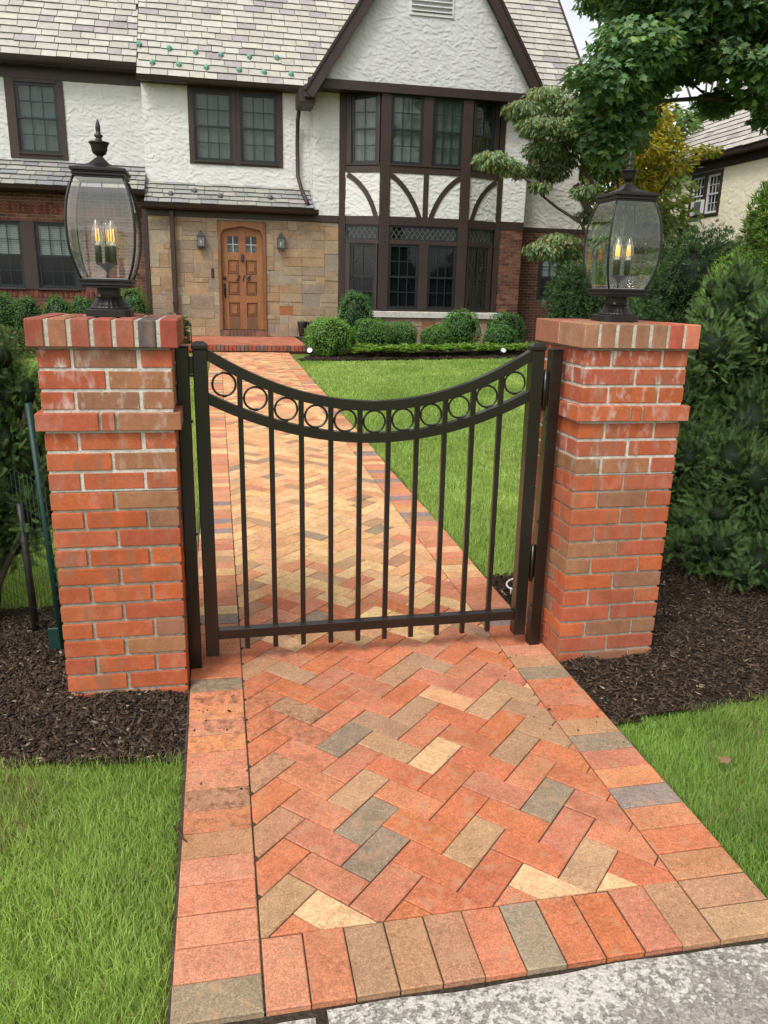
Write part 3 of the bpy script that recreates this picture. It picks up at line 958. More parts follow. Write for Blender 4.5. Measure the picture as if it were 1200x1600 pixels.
def make_lantern():
    root = thing('pillar_lantern', 'lantern', 'lantern', (0, 0, 0), 'lanterns on the gate pillars')
    b = MB()
    s = 0.083; ch = 0.02
    oct_ = [(-s + ch, -s), (s - ch, -s), (s, -s + ch), (s, s - ch), (s - ch, s), (-s + ch, s), (-s, s - ch), (-s, -s + ch)]
    b.prism(oct_, 0.0, 0.024, IR, 0.003)
    b.lathe([(0.074, 0.024), (0.073, 0.030), (0.066, 0.034), (0.060, 0.042), (0.053, 0.052), (0.048, 0.058), (0.046, 0.062)], n=96, col=IR, flute=(24, 0.022))
    b.lathe([(0.050, 0.061), (0.050, 0.066), (0.044, 0.068)], n=32, col=IR)
    b.build('base', M['iron'], root)
    st = MB(); q = 0.040
    oc = [(-q + .012, -q), (q - .012, -q), (q, -q + .012), (q, q - .012), (q - .012, q), (-q + .012, q), (-q, q - .012), (-q, -q + .012)]
    st.prism(oc, 0.064, 0.104, IR, 0.001)
    st.tube([(-0.03, -0.040, 0.068), (-0.03, -0.048, 0.068)], 0.005, 8, (0.3, 0.28, 0.26))
    st.build('stem', M['iron'], root)
    ga = MB()
    for (h, a, c) in ((0.090, 0.093, 0.101), (0.096, 0.101, 0.108), (0.093, 0.108, 0.114), (0.098, 0.114, 0.122)):
        ga.box(-h, h, -h, h, a, c, IR, 0.0015)
    ga.build('gallery', M['iron'], root)
    # ribs on the four corners
    for sx in (-1, 1):
        for sy in (-1, 1):
            r_ = MB()
            pts = []
            for t in np.linspace(0, 1, 17):
                rr = interp(_t, _r, t)
                pts.append((sx * rr, sy * rr, PZ0 + (PZ1 - PZ0) * t))
            r_.tube(pts, 0.0048, 8, IR)
            r_.build('rib', M['iron'], root)
    for (ax, sg) in ((0, -1), (0, 1), (1, -1), (1, 1)):
        g = MB(); V = []; F = []
        n = 24
        for i in range(n + 1):
            t = i / n; rr = interp(_t, _r, t); z = PZ0 + (PZ1 - PZ0) * t
            for k in range(5):
                u = (-1, -0.89, 0, 0.89, 1)[k]
                p = [0, 0, z]; p[ax] = sg * (rr - 0.002); p[1 - ax] = u * (rr - 0.003)
                V.append(p)
        F2 = []
        for i in range(n):
            for k in range(4):
                (F2 if k in (0, 3) or i == n - 1 or i == 0 else F).append((i * 5 + k, i * 5 + k + 1, (i + 1) * 5 + k + 1, (i + 1) * 5 + k))
        g.add(V, F, (1, 1, 1), 0, True); g.add(V, F2, (1, 1, 1), 1, True)
        g.build('pane', [M['lamp_glass'], M['bevel_glass']], root)
    rf = MB()
    for (h, a, c) in ((0.089, 0.433, 0.440), (0.094, 0.440, 0.448), (0.092, 0.448, 0.453), (0.099, 0.453, 0.463)):
        rf.box(-h, h, -h, h, a, c, IR, 0.0015)
    hs = [(0.094, 0.463), (0.060, 0.471), (0.036, 0.481), (0.022, 0.493), (0.016, 0.499)]
    V = []; F = []
    for h, z in hs:
        V += [(-h, -h, z), (h, -h, z), (h, h, z), (-h, h, z)]
    for i in range(len(hs) - 1):
        for k in range(4):
            F.append((i * 4 + k, i * 4 + (k + 1) % 4, (i + 1) * 4 + (k + 1) % 4, (i + 1) * 4 + k))
    F.append((len(hs) * 4 - 4, len(hs) * 4 - 3, len(hs) * 4 - 2, len(hs) * 4 - 1))
    rf.add(V, F, IR)
    rf.build('lantern_roof', M['iron'], root)
    fn = MB()
    fn.lathe([(0.013, 0.496), (0.015, 0.500), (0.011, 0.504), (0.014, 0.508), (0.024, 0.513), (0.028, 0.523), (0.030, 0.535), (0.034, 0.542), (0.038, 0.545), (0.037, 0.548),
              (0.022, 0.550), (0.014, 0.553), (0.010, 0.560), (0.016, 0.566), (0.015, 0.569), (0.008, 0.573), (0.0085, 0.583), (0.0095, 0.588), (0.008, 0.600), (0.004, 0.611), (0.001, 0.616)], n=20, col=IR)
    fn.build('finial', M['iron'], root)
    fl = MB()
    fl.box(-0.083, 0.083, -0.083, 0.083, 0.1222, 0.1245, (0.45, 0.45, 0.46))
    fl.build('tray', M['plain'], root)
    cl = MB()
    cl.tube([(0, 0, 0.122), (0, 0, 0.150)], 0.005, 10, IR)
    cl.lathe([(0.006, 0.146), (0.020, 0.158), (0.040, 0.169), (0.042, 0.172), (0.008, 0.172)], n=24, col=IR)
    cl.tube([(0, 0, 0.17), (0, 0, 0.30), (0, 0, 0.434)], 0.0022, 6, (0.10, 0.10, 0.10))
    cpos = [(-0.027, -0.018), (0.027, -0.016), (0.002, 0.031)]
    for (x, y) in cpos:
        cl.lathe([(0.0125, 0.171), (0.0125, 0.226), (0.011, 0.228)], (x, y, 0), 16, (0.022, 0.019, 0.018))
    cl.build('candle_cluster', M['iron'], root)
    for (x, y) in cpos:
        bl = MB()
        bl.lathe([(0.012, 0.228), (0.0175, 0.238), (0.0215, 0.252), (0.0215, 0.264), (0.0175, 0.282), (0.011, 0.299), (0.005, 0.310), (0.001, 0.314)], (x, y, 0), 20, (1, 1, 1))
        bo = bl.build('bulb', M['bulb_glass'], root)
        ft = MB()
        for k in range(4):
            a = PI / 4 + k * PI / 2
            ft.tube([(x + 0.0075 * math.cos(a), y + 0.0075 * math.sin(a), 0.243), (x + 0.006 * math.cos(a), y + 0.006 * math.sin(a), 0.282)], 0.0010, 6, (1, 0.5, 0.1))
        ft.build('filament', M['filament'], bo)
        co = MB(); co.lathe([(0.0105, 0.226), (0.0105, 0.233), (0.006, 0.238), (0.003, 0.243)], (x, y, 0), 12, (0.6, 0.58, 0.54)); co.build('bulb_collar', M['plain'], bo)
    return root


lan = make_lantern()
lan['label'] = 'glass lantern on the brick pillar left of the gate, one pane facing front'
lan.location = (-0.411, 1.536, 1.419)
resize(lan, 1.044, 0.87)
lan2 = copy_tree(lan)
lan2['label'] = 'glass lantern on the brick pillar right of the gate, showing two panes'
lan2.location = (1.472, 1.552, 1.430)
resize(lan2, 1.044, 0.87)

# ------------------------------------------------------------------ the house
BRN = (0.036, 0.021, 0.017)
BRN2 = (0.030, 0.018, 0.015)
SASH = (0.013, 0.017, 0.018)
house = thing('tudor_house', 'white stucco and brown timber house with stone entrance and bay window', 'house', (1.0, 18.0, 0.30))
W0, W2, LB, LU, BAY, GB = 17.6, 18.25, 17.9, 18.5, 17.2, 17.15


def frame(o, a):
    """local axes: x along a, y inward (away from the viewer), z up -> R, t"""
    a = np.array([a[0], a[1], 0.0]); a /= np.linalg.norm(a)
    n = np.array([-a[1], a[0], 0.0])
    return np.stack([a, n, [0, 0, 1.0]], 1), np.array([o[0], o[1], 0.0])


FR = lambda Y: (np.eye(3), np.array([0.0, Y, 0.0]))


def stucco(fr, u0, u1, z0, z1, parent, keep=None, seed=1, col=(0.61, 0.605, 0.58), res=0.016, name='stucco_wall', amp=0.013, dens=170):
    r = np.random.default_rng(seed)
    nu = max(2, int((u1 - u0) / res)); nz = max(2, int((z1 - z0) / res))
    us = np.linspace(u0, u1, nu + 1); zs = np.linspace(z0, z1, nz + 1)
    H = np.zeros((nz + 1, nu + 1))
    for _ in range(int((u1 - u0) * (z1 - z0) * dens)):
        cu, cz = r.uniform(u0, u1), r.uniform(z0, z1)
        Lh, Wh = r.uniform(0.045, 0.125), r.uniform(0.02, 0.045)
        an = r.normal(-0.35, 0.5)
        i0, i1 = np.searchsorted(us, [cu - Lh, cu + Lh]); j0, j1 = np.searchsorted(zs, [cz - Lh, cz + Lh])
        if i1 <= i0 or j1 <= j0: continue
        U, Z = np.meshgrid(us[i0:i1] - cu, zs[j0:j1] - cz)
        p = (U * math.cos(an) + Z * math.sin(an)) / Lh
        q = (-U * math.sin(an) + Z * math.cos(an) + 0.35 * Wh * p * p) / Wh
        m = p * p + q * q < 1
        h = amp * (0.55 - 0.45 * q) * r.uniform(0.6, 1.15)
        sub = H[j0:j1, i0:i1]
        sub[m] = (h + 0.25 * sub)[m]
    U, Z = np.meshgrid(us, zs)
    R, t = fr
    P = np.stack([U.ravel(), -H.ravel(), Z.ravel()], 1) @ R.T + t
    jj, ii = np.meshgrid(np.arange(nz), np.arange(nu), indexing='ij')
    b0 = (jj * (nu + 1) + ii).ravel()
    if keep is not None:
        k = keep(us[ii.ravel()] + res / 2, zs[jj.ravel()] + res / 2)
        b0 = b0[k]
    q = np.stack([b0, b0 + 1, b0 + nu + 2, b0 + nu + 1], 1)
    return np_mesh(name, P, [q], col, M['stucco'], parent, smooth=False)


def holes(*rects):
    def k(u, z):
        m = np.ones(len(u), bool)
        for (a, b, c, d) in rects:
            m &= ~((u > a) & (u < b) & (z > c) & (z < d))
        return m
    return k


def brickwall(fr, u0, u1, z0, z1, parent, rects=(), name='brick_wall', pal=None, mort=(0.34, 0.29, 0.24), seed=3):
    rd = random.Random(seed)
    pal = pal or [srgb(102, 66, 52), srgb(94, 60, 49), srgb(110, 74, 57), srgb(86, 58, 49), srgb(116, 80, 62)]
    mb = MB(*fr)
    c = 0
    z = z0
    pit = 0.0677
    while z < z1 - 0.02:
        zt = min(z + pit, z1)
        u = u0 - (0.1 if c % 2 else 0.0)
        while u < u1:
            a, b = max(u, u0), min(u + 0.2, u1)
            segs = [(a, b)]
            for (p, q, s, t) in rects:
                if zt > s + 0.02 and z < t - 0.02:
                    ns = []
                    for (aa, bb) in segs:
                        if bb <= p or aa >= q: ns.append((aa, bb)); continue
                        if aa < p: ns.append((aa, p))
                        if bb > q: ns.append((q, bb))
                    segs = ns
            for (aa, bb) in segs:
                if bb - aa > 0.03:
                    k = rd.choice(pal); v = rd.uniform(0.8, 1.2)
                    mb.box(aa + 0.005, bb - 0.005, -0.008 + rd.gauss(0, 0.001), 0.04, z + 0.005, zt - 0.005, tuple(x * v for x in k), 0, 0)
            u += 0.2
        z += pit; c += 1
    # mortar sheet, with the openings left out
    us = sorted({u0, u1, *[x for r in rects for x in r[:2] if u0 < x < u1]}); zs = sorted({z0, z1, *[x for r in rects for x in r[2:] if z0 < x < z1]})
    for i in range(len(us) - 1):
        for j in range(len(zs) - 1):
            um, zm = (us[i] + us[i + 1]) / 2, (zs[j] + zs[j + 1]) / 2
            if any(p < um < q and s < zm < t for (p, q, s, t) in rects): continue
            mb.box(us[i], us[i + 1], 0.0, 0.10, zs[j], zs[j + 1], mort, 0, 1)
    return mb.build(name, [M['house_brick'], M['mortar']], parent)


def ashlar(fr, u0, u1, z0, z1, parent, rects=(), seed=5, name='stone_wall'):
    rd = random.Random(seed)
    gu, gzz = 0.105, 0.098
    nu, nz = round((u1 - u0) / gu), round((z1 - z0) / gzz)
    gu = (u1 - u0) / nu; gzz = (z1 - z0) / nz
    used = [[False] * nu for _ in range(nz)]
    pal = [srgb(146, 126, 103), srgb(152, 134, 111), srgb(144, 126, 104), srgb(138, 124, 108), srgb(154, 131, 102), srgb(150, 138, 118), srgb(138, 122, 104), srgb(156, 138, 112), srgb(148, 122, 95)]
    mb = MB(*fr)
    for j in range(nz):
        for i in range(nu):
            if used[j][i]: continue
            for _ in range(30):
                w = rd.choice([2, 3, 3, 4, 4, 5, 5]); h = rd.choice([1, 2, 2, 2, 3, 3]) if w < 5 else rd.choice([2, 2, 3])
                w = min(w, nu - i); h = min(h, nz - j)
                if all(not used[jj][ii] for jj in range(j, j + h) for ii in range(i, i + w)) and nu - i - w != 1: break
            else:
                w = h = 1
            for jj in range(j, j + h):
                for ii in range(i, i + w): used[jj][ii] = True
            a, b, c, d = u0 + i * gu, u0 + (i + w) * gu, z0 + j * gzz, z0 + (j + h) * gzz
            segs = [(a, b)]
            for (p, q, s, t) in rects:
                if d > s + 0.01 and c < t - 0.01:
                    ns = []
                    for (aa, bb) in segs:
                        if bb <= p or aa >= q: ns.append((aa, bb)); continue
                        if aa < p: ns.append((aa, p))
                        if bb > q: ns.append((q, bb))
                    segs = ns
            k = rd.choice(pal)
            if rd.random() < 0.014: k = srgb(150, 98, 66)
            for (aa, bb) in segs:
                if bb - aa > 0.03:
                    v = rd.uniform(0.9, 1.08)
                    mb.box(aa + 0.003, bb - 0.003, -0.006 + rd.gauss(0, 0.005), 0.05, c + 0.003, d - 0.003, tuple(x * v for x in k), 0.006, 0)
    us = sorted({u0, u1, *[x for r in rects for x in r[:2] if u0 < x < u1]}); zs = sorted({z0, z1, *[x for r in rects for x in r[2:] if z0 < x < z1]})
    for i in range(len(us) - 1):
        for j in range(len(zs) - 1):
            um, zm = (us[i] + us[i + 1]) / 2, (zs[j] + zs[j + 1]) / 2
            if any(p < um < q and s < zm < t for (p, q, s, t) in rects): continue
            mb.box(us[i], us[i + 1], 0.002, 0.12, zs[j], zs[j + 1], (0.25, 0.21, 0.16), 0, 1)
    return mb.build(name, [M['stone'], M['mortar']], parent)


def tv(c=BRN, a=0.12):
    k = random.uniform(1 - a, 1 + a)
    return tuple(x * k for x in c)


def window(fr, u0, u1, z0, z1, parent, cols=3, rows=4, casing=(0.1, 0.1, 0.1, 0.1), back=(0.16, 0.18, 0.17), back2=None, sash2=True, depth=0.0, sashc=SASH, name='window', sill=True, trimc=BRN, label=None):
    """u0..z1 is the sash opening. The casing is the window's own mesh; sash, pane and the cloth or dark backing behind are its sub-parts."""
    l, r, t, b = casing
    cm = MB(*fr)
    p = -0.032
    if l: cm.box(u0 - l, u0, p, 0.06, z0 - b, z1 + t, tv(trimc), 0.004)
    if r: cm.box(u1, u1 + r, p, 0.06, z0 - b, z1 + t, tv(trimc), 0.004)
    if t: cm.box(u0, u1, p + 0.001, 0.06, z1, z1 + t, tv(trimc), 0.004)
    if b: cm.box(u0, u1, p + 0.002, 0.06, z0 - b, z0, tv(trimc), 0.004)
    if sill: cm.box(u0 - 0.02, u1 + 0.02, p - 0.03, 0.0, z0 - 0.035, z0 - 0.004, tv(trimc), 0.004)
    if not (l or r or t or b or sill): cm.box(u0, u1, 0.045, 0.055, z0, z0 + 0.01, trimc)
    w = cm.build(name, M['trim'], parent)
    if label: w['label'] = label
    sm = MB(*fr)
    d0 = depth
    zm = (z0 + z1) / 2 if sash2 else None
    f = 0.042
    sm.box(u0, u0 + 0.022, d0 - 0.006, d0 + 0.06, z0, z1, sashc); sm.box(u1 - 0.022, u1, d0 - 0.006, d0 + 0.06, z0, z1, sashc)
    sm.box(u0 + 0.022, u1 - 0.022, d0 - 0.004, d0 + 0.06, z1 - 0.02, z1, sashc); sm.box(u0 + 0.022, u1 - 0.022, d0 - 0.004, d0 + 0.06, z0, z0 + 0.025, sashc)
    a, c = u0 + 0.022, u1 - 0.022
    parts = [(z0 + 0.025, zm + 0.018, d0 + 0.022, rows // 2), (zm - 0.018, z1 - 0.02, d0 + 0.006, rows - rows // 2)] if sash2 else [(z0 + 0.025, z1 - 0.02, d0 + 0.012, rows)]
    for (za, zb, dd, nr) in parts:
        sm.box(a, a + f, dd, dd + 0.028, za, zb, sashc, 0.002); sm.box(c - f, c, dd, dd + 0.028, za, zb, sashc, 0.002)
        sm.box(a + f, c - f, dd + 0.001, dd + 0.028, zb - 0.036, zb, sashc, 0.002); sm.box(a + f, c - f, dd + 0.001, dd + 0.028, za, za + f, sashc, 0.002)
        for k in range(1, cols):
            uu = a + f + (c - a - 2 * f) * k / cols
            sm.box(uu - 0.009, uu + 0.009, dd + 0.003, dd + 0.022, za + f, zb - 0.036, sashc)
        for k in range(1, nr):
            zz = za + f + (zb - za - f - 0.036) * k / nr
            sm.box(a + f, c - f, dd + 0.004, dd + 0.021, zz - 0.009, zz + 0.009, sashc)
    sm.build('sash', M['sash'], w)
    pn = MB(*fr)
    pn.box(a, c, d0 + 0.030, d0 + 0.034, z0 + 0.02, z1 - 0.02, (1, 1, 1))
    pn.build('pane', M['glass'], w)
    cu = MB(*fr)
    zc = z1 if back2 is None else z0 + (z1 - z0) * back2[1]
    n = 14
    for k in range(n):
        ua, ub = u0 - 0.03 + (u1 - u0 + 0.06) * k / n, u0 - 0.03 + (u1 - u0 + 0.06) * (k + 1) / n
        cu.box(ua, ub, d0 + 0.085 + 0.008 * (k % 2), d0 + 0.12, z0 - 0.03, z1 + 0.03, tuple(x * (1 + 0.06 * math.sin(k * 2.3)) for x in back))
    if back2:
        nb = 16
        for k in range(nb):
            za = z1 + 0.02 - (z1 - z0) * back2[1] * k / nb
            cu.box(u0 - 0.02, u1 + 0.02, d0 + 0.066, d0 + 0.080, za - (z1 - z0) * back2[1] / nb * 0.86, za, back2[0])
    cu.build('curtain_or_dark_room', M['curtain_or_dark_room'], w)
    return w


DARKROOM = (0.008, 0.009, 0.012)  # unlit room behind the glass, its darkness put into the backing's colour
# --- stone entrance front, upper stucco, left wing
ashlar(FR(W0), -1.47, 2.74, 0.39, 2.95, house, [(0.02, 1.08, 0.39, 2.9)], 8)
stucco(FR(W2), -1.5, 2.16, 3.66, 5.75, house, holes((-0.42, 0.43, 4.19, 5.63), (0.59, 1.42, 4.19, 5.63)), 11)
stucco(FR(LU), -8, -1.49, 3.98, 5.72, house, holes((-4.16, -3.27, 4.19, 5.6)), 12, col=(0.57, 0.565, 0.545))
stucco(FR(W0), 2.15, 2.75, 3.1, 5.63, house, None, 13)
R_, t_ = frame((2.152, W2), (0, -1))
stucco((R_, t_), -0.02, W2 - W0, 3.3, 5.63, house, None, 14)
stucco(FR(W0), 6.6, 7.2, 3.13, 5.63, house, None, 15)
stucco(FR(W2), 7.19, 8.8, 3.07, 6.0, house, None, 16, col=(0.52, 0.51, 0.46))
# the gable's stucco
gx0, gx1, gapx, gapz = 1.90, 7.43, 4.665, 9.62
def keep_gable(u, z): return z < gapz - 0.28 - 1.5 * np.abs(u - gapx)
stucco(FR(GB), 2.1, 7.25, 5.74, 9.35, house, keep_gable, 17, col=(0.54, 0.54, 0.535))
brickwall(FR(LB), -8, -1.5, 0.25, 3.40, house, [(-4.96, -3.04, 1.33, 2.74), (-7.2, -5.9, 1.33, 2.74)], seed=4)
brickwall(FR(W0 + 0.004), 6.6, 7.19, 0.3, 2.95, house, seed=5)
brickwall(FR(W2), 7.19, 9.3, 0.3, 2.97, house, [(7.94, 8.72, 1.36, 2.45)], seed=6, pal=[srgb(92, 58, 46), srgb(84, 53, 45), srgb(98, 64, 50), srgb(78, 51, 44)])
# soldier course over the left windows and the rowlock sill below
so = MB(*FR(LB)); sd_ = MB(*FR(LB))
for k in range(60):
    u = -7.9 + k * 0.1067
    if u > -1.7: break
    so.box(u, u + 0.058, -0.02, 0.03, 1.175, 1.318, jit(random.choice([srgb(110, 58, 44), srgb(122, 66, 48), srgb(96, 52, 42)]), 0.1), 0.003)
    sd_.box(u + 0.03, u + 0.095, -0.012, 0.03, 2.90, 3.10, jit(random.choice([srgb(120, 64, 44), srgb(132, 72, 50), srgb(100, 56, 42)]), 0.1), 0.003)
so.build('rowlock_sill', M['house_brick'], house)
sd_.build('soldier_course', M['house_brick'], house)

# --- timber
tm = MB(*FR(W0))
tm.box(-1.57, -1.471, -0.03, 0.3, 0.35, 3.05, tv(), 0.004)                      # corner board
tm.box(-1.50, 2.735, -0.028, 0.05, 2.951, 3.075, tv(), 0.004)                   # beam over the stone
tm.box(2.16, 2.735, -0.024, 0.05, 3.076, 3.10, tv(), 0.004)
tm.build('timber_beam', M['trim'], house)
tm = MB(*FR(W0))
tm.box(6.62, 7.20, -0.028, 0.05, 2.951, 3.128, tv(), 0.004)
tm.build('timber_beam', M['trim'], house)
tm = MB(*FR(W2)); tm.box(7.22, 9.28, -0.02, 0.05, 2.971, 3.075, tv(BRN2), 0.004); tm.build('timber_beam', M['trim'], house)
tm = MB(*FR(LU)); tm.box(-8, -1.53, -0.028, 0.05, 5.66, 6.02, tv(), 0.004); tm.box(-8, -1.53, -0.02, 0.05, 3.98, 4.035, tv(), 0.003); tm.build('frieze', M['trim'], house)
tm = MB(*FR(W2)); tm.box(-1.5, 2.15, -0.03, 0.05, 5.69, 5.80, tv(), 0.004); tm.build('frieze', M['trim'], house)
# bay: outer posts, corner posts, centre mullions
for (a, b) in ((2.74, 2.895), (6.475, 6.61)):
    m_ = MB(*FR(W0)); m_.box(a, b, -0.035, 0.1, 0.95, 5.625, tv(), 0.005); m_.build('timber_post', M['trim'], house)
for (a, b) in ((3.60, 3.83), (5.46, 5.69)):
    m_ = MB(); m_.box(a, b, BAY - 0.04, BAY + 0.24, 1.05, 5.625, tv(), 0.006); m_.build('timber_post', M['trim'], house)
bayF = [(frame((2.82, W0), (3.68 - 2.82, BAY - W0)), 0.09, 0.885), (FR(BAY), 3.83, 5.46), (frame((5.64, BAY), (6.54 - 5.64, W0 - BAY)), 0.07, 0.90)]
for fi, (fr, a, b) in enumerate(bayF):
    m_ = MB(*fr)
    m_.box(a, b, -0.025, 0.1, 4.02, 4.165, tv(), 0.004); m_.box(a, b, -0.05, 0.05, 4.166, 4.195, tv(), 0.004); m_.build('timber_beam', M['trim'], house)
    m_ = MB(*fr); m_.box(a, b, -0.024, 0.1, 2.915, 3.105, tv(), 0.004); m_.build('timber_beam', M['trim'], house)
    m_ = MB(*fr); m_.box(a, b, -0.022, 0.1, 2.515, 2.60, tv(), 0.004); m_.build('timber_beam', M['trim'], house)
    m_ = MB(*fr); m_.box(a, b, -0.02, 0.1, 1.03, 1.075, tv(), 0.003); m_.build('timber_beam', M['trim'], house)
    stucco(fr, a - 0.02, b + 0.02, 3.10, 4.03, house, None, 20 + fi)


def brace(fr, P0, P1, P2, w=0.105):
    m_ = MB(*fr); V = []; F = []
    n = 18
    P0, P1, P2 = map(np.array, (P0, P1, P2))
    for i in range(n + 1):
        t = i / n
        p = (1 - t) ** 2 * P0 + 2 * t * (1 - t) * P1 + t * t * P2
        d = 2 * (1 - t) * (P1 - P0) + 2 * t * (P2 - P1); d = d / np.linalg.norm(d)
        nn = np.array([-d[1], d[0]]) * w / 2
        for (q, dd) in ((p + nn, -0.026), (p - nn, -0.026), (p - nn, 0.02), (p + nn, 0.02)):
            V.append((q[0], dd, q[1]))
    for i in range(n):
        for k in range(4):
            F.append((i * 4 + k, i * 4 + (k + 1) % 4, (i + 1) * 4 + (k + 1) % 4, (i + 1) * 4 + k))
    F += [(0, 1, 2, 3), tuple(n * 4 + k for k in (3, 2, 1, 0))]
    m_.add(V, F, tv()); m_.build('curved_brace', M['trim'], house)


fc = FR(BAY)
brace(fc, (3.83, 3.98), (4.28, 3.72), (4.53, 3.09))
brace(fc, (5.46, 3.98), (5.01, 3.72), (4.79, 3.09))
m_ = MB(*fc); m_.box(4.60, 4.72, -0.024, 0.05, 3.106, 4.019, tv(), 0.004); m_.build('timber_post', M['trim'], house)
fl_, fr_ = bayF[0][0], bayF[2][0]
brace(fl_, (0.12, 3.98), (0.62, 3.72), (0.80, 3.06))
brace(fr_, (0.87, 3.98), (0.33, 3.72), (0.15, 3.06))
for (z0_, z1_) in ((4.196, 5.62), (1.076, 2.514)):
    m_ = MB(*fc); m_.box(4.56, 4.77, -0.03, 0.1, z0_, z1_, tv(), 0.004); m_.build('timber_post', M['trim'], house)

# --- windows
GREYC = (0.15, 0.165, 0.16)
window(FR(LU), -4.13, -3.28, 4.20, 5.59, house, back=(0.085, 0.11, 0.105), casing=(0.19, 0.14, 0.07, 0.12), depth=0.0)
window(FR(LB), -4.95, -4.14, 1.36, 2.73, house, casing=(0.14, 0.145, 0.03, 0.03), back=DARKROOM, back2=((0.26, 0.28, 0.28), 0.5))
window(FR(LB), -3.86, -3.05, 1.36, 2.73, house, casing=(0.144, 0.14, 0.03, 0.03), back=DARKROOM, back2=((0.26, 0.28, 0.28), 0.5))
window(FR(LB), -7.0, -6.1, 1.36, 2.73, house, casing=(0.14, 0.14, 0.03, 0.03), back=DARKROOM, back2=((0.26, 0.28, 0.28), 0.5))
window(FR(W2), -0.41, 0.42, 4.20, 5.62, house, back=(0.10, 0.12, 0.115), casing=(0.12, 0.085, 0.065, 0.075))
window(FR(W2), 0.60, 1.41, 4.20, 5.62, house, back=(0.10, 0.12, 0.115), casing=(0.093, 0.13, 0.065, 0.075))
window(fc, 3.832, 4.558, 4.20, 5.615, house, back=(0.13, 0.15, 0.145), casing=(0, 0, 0, 0), sill=False)
window(fc, 4.772, 5.458, 4.20, 5.615, house, back=(0.10, 0.12, 0.115), casing=(0, 0, 0, 0), sill=False)
window(fl_, 0.20, 0.80, 4.20, 5.615, house, cols=2, back=(0.12, 0.135, 0.13), casing=(0.11, 0.05, 0, 0), sill=False)
window(fr_, 0.12, 0.74, 4.20, 5.615, house, cols=2, back=(0.05, 0.06, 0.065), casing=(0.04, 0.12, 0, 0), sill=False)
window(fc, 3.832, 4.558, 1.08, 2.512, house, back=DARKROOM, casing=(0, 0, 0, 0), sill=False)
window(fc, 4.772, 5.458, 1.08, 2.512, house, back=DARKROOM, casing=(0, 0, 0, 0), sill=False)
window(fl_, 0.20, 0.80, 1.08, 2.512, house, cols=2, back=DARKROOM, casing=(0.11, 0.05, 0, 0), sill=False)
window(fr_, 0.12, 0.74, 1.08, 2.512, house, cols=2, back=DARKROOM, casing=(0.04, 0.12, 0, 0), sill=False)
window(FR(W2), 7.96, 8.70, 1.37, 2.44, house, cols=3, casing=(0.03, 0.03, 0.03, 0.03), back=DARKROOM, back2=((0.30, 0.32, 0.32), 0.55), sill=False, trimc=SASH)


def lattice(fr, u0, u1, z0, z1):
    m_ = MB(*fr)
    e = 0.03
    m_.box(u0, u1, 0.0, 0.05, z1 - e, z1, SASH); m_.box(u0, u1, 0.0, 0.05, z0, z0 + e, SASH)
    m_.box(u0, u0 + e, 0.001, 0.05, z0 + e, z1 - e, SASH); m_.box(u1 - e, u1, 0.001, 0.05, z0 + e, z1 - e, SASH)
    w = m_.build('lattice_window', M['sash'], house)
    l = MB(*fr)
    a, b, c, d = u0 + e, u1 - e, z0 + e, z1 - e
    h = (d - c); st = 0.122
    n = int((b - a) / st) + 4
    for k in range(-4, n):
        for s in (1, -1):
            x0 = a + k * st; x1 = x0 + 0.183
            p = (x0, c) if s > 0 else (x0, d); q = (x1, d) if s > 0 else (x1, c)
            # clip to a..b
            t0 = max(0, (a - p[0]) / (q[0] - p[0])); t1 = min(1, (b - p[0]) / (q[0] - p[0]))
            if t1 - t0 < 0.05: continue
            P = (p[0] + (q[0] - p[0]) * t0, 0.022 + 0.003 * s, p[1] + (q[1] - p[1]) * t0); Q = (p[0] + (q[0] - p[0]) * t1, 0.022 + 0.003 * s, p[1] + (q[1] - p[1]) * t1)
            l.bar(P, Q, 0.008, 0.005, (0, 0, 1), (0.13, 0.14, 0.14))
    l.build('lead_came', M['plain'], w)
    g = MB(*fr); g.box(a, b, 0.030, 0.033, c, d, (1, 1, 1)); g.build('pane', M['glass'], w)
    bk = MB(*fr); bk.box(u0, u1, 0.10, 0.12, z0, z1, (0.012, 0.012, 0.015)); bk.build('curtain_or_dark_room', M['curtain_or_dark_room'], w)  # near-black sheet, the dark room behind the lattice painted as colour


lattice(fc, 3.832, 5.458, 2.602, 2.912)
lattice(fl_, 0.10, 0.85, 2.602, 2.912)
lattice(fr_, 0.08, 0.85, 2.602, 2.912)

# stone sill and the base of the bay
m_ = MB()
for (a, b) in ((2.75, 4.0), (4.004, 5.3), (5.304, 6.60)):
    m_.prism([(a, 17.02), (b, 17.02), (b, 17.62), (a, 17.62)], 0.895, 1.028, (0.50, 0.48, 0.42), 0.012)
m_.build('stone_sill', M['stone'], house)
ashlar(FR(17.10), 2.75, 6.58, 0.2, 0.894, house, seed=23)

# --- core bodies behind the skins
core = MB()
cc = (0.55, 0.53, 0.5)
core.box(-8, -1.55, LB + 0.125, 26, 0.1, 3.6, cc); core.box(-8, -1.55, LU + 0.125, 26, 3.6, 5.9, cc)
core.box(-1.5, 2.74, W0 + 0.13, 26, 0.1, 3.1, cc); core.box(-1.5, 2.2, W2 + 0.125, 26, 3.1, 5.9, cc)
core.box(2.16, 7.19, W0 + 0.13, 26, 0.1, 5.62, cc); core.box(7.19, 8.84, W2 + 0.125, 26, 0.1, 5.95, cc)
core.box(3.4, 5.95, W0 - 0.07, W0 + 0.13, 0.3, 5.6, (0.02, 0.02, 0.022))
core.box(2.3, 7.0, GB + 0.02, 17.9, 5.66, 5.76, cc)
V = []
for x in (-8, 8.84):
    V += [(x, 18.45, 5.9), (x, 26, 5.9), (x, 22.3, 10.15)]
core.add(V, [(0, 1, 2), (5, 4, 3), (0, 3, 4, 1), (1, 4, 5, 2), (2, 5, 3, 0)], cc)
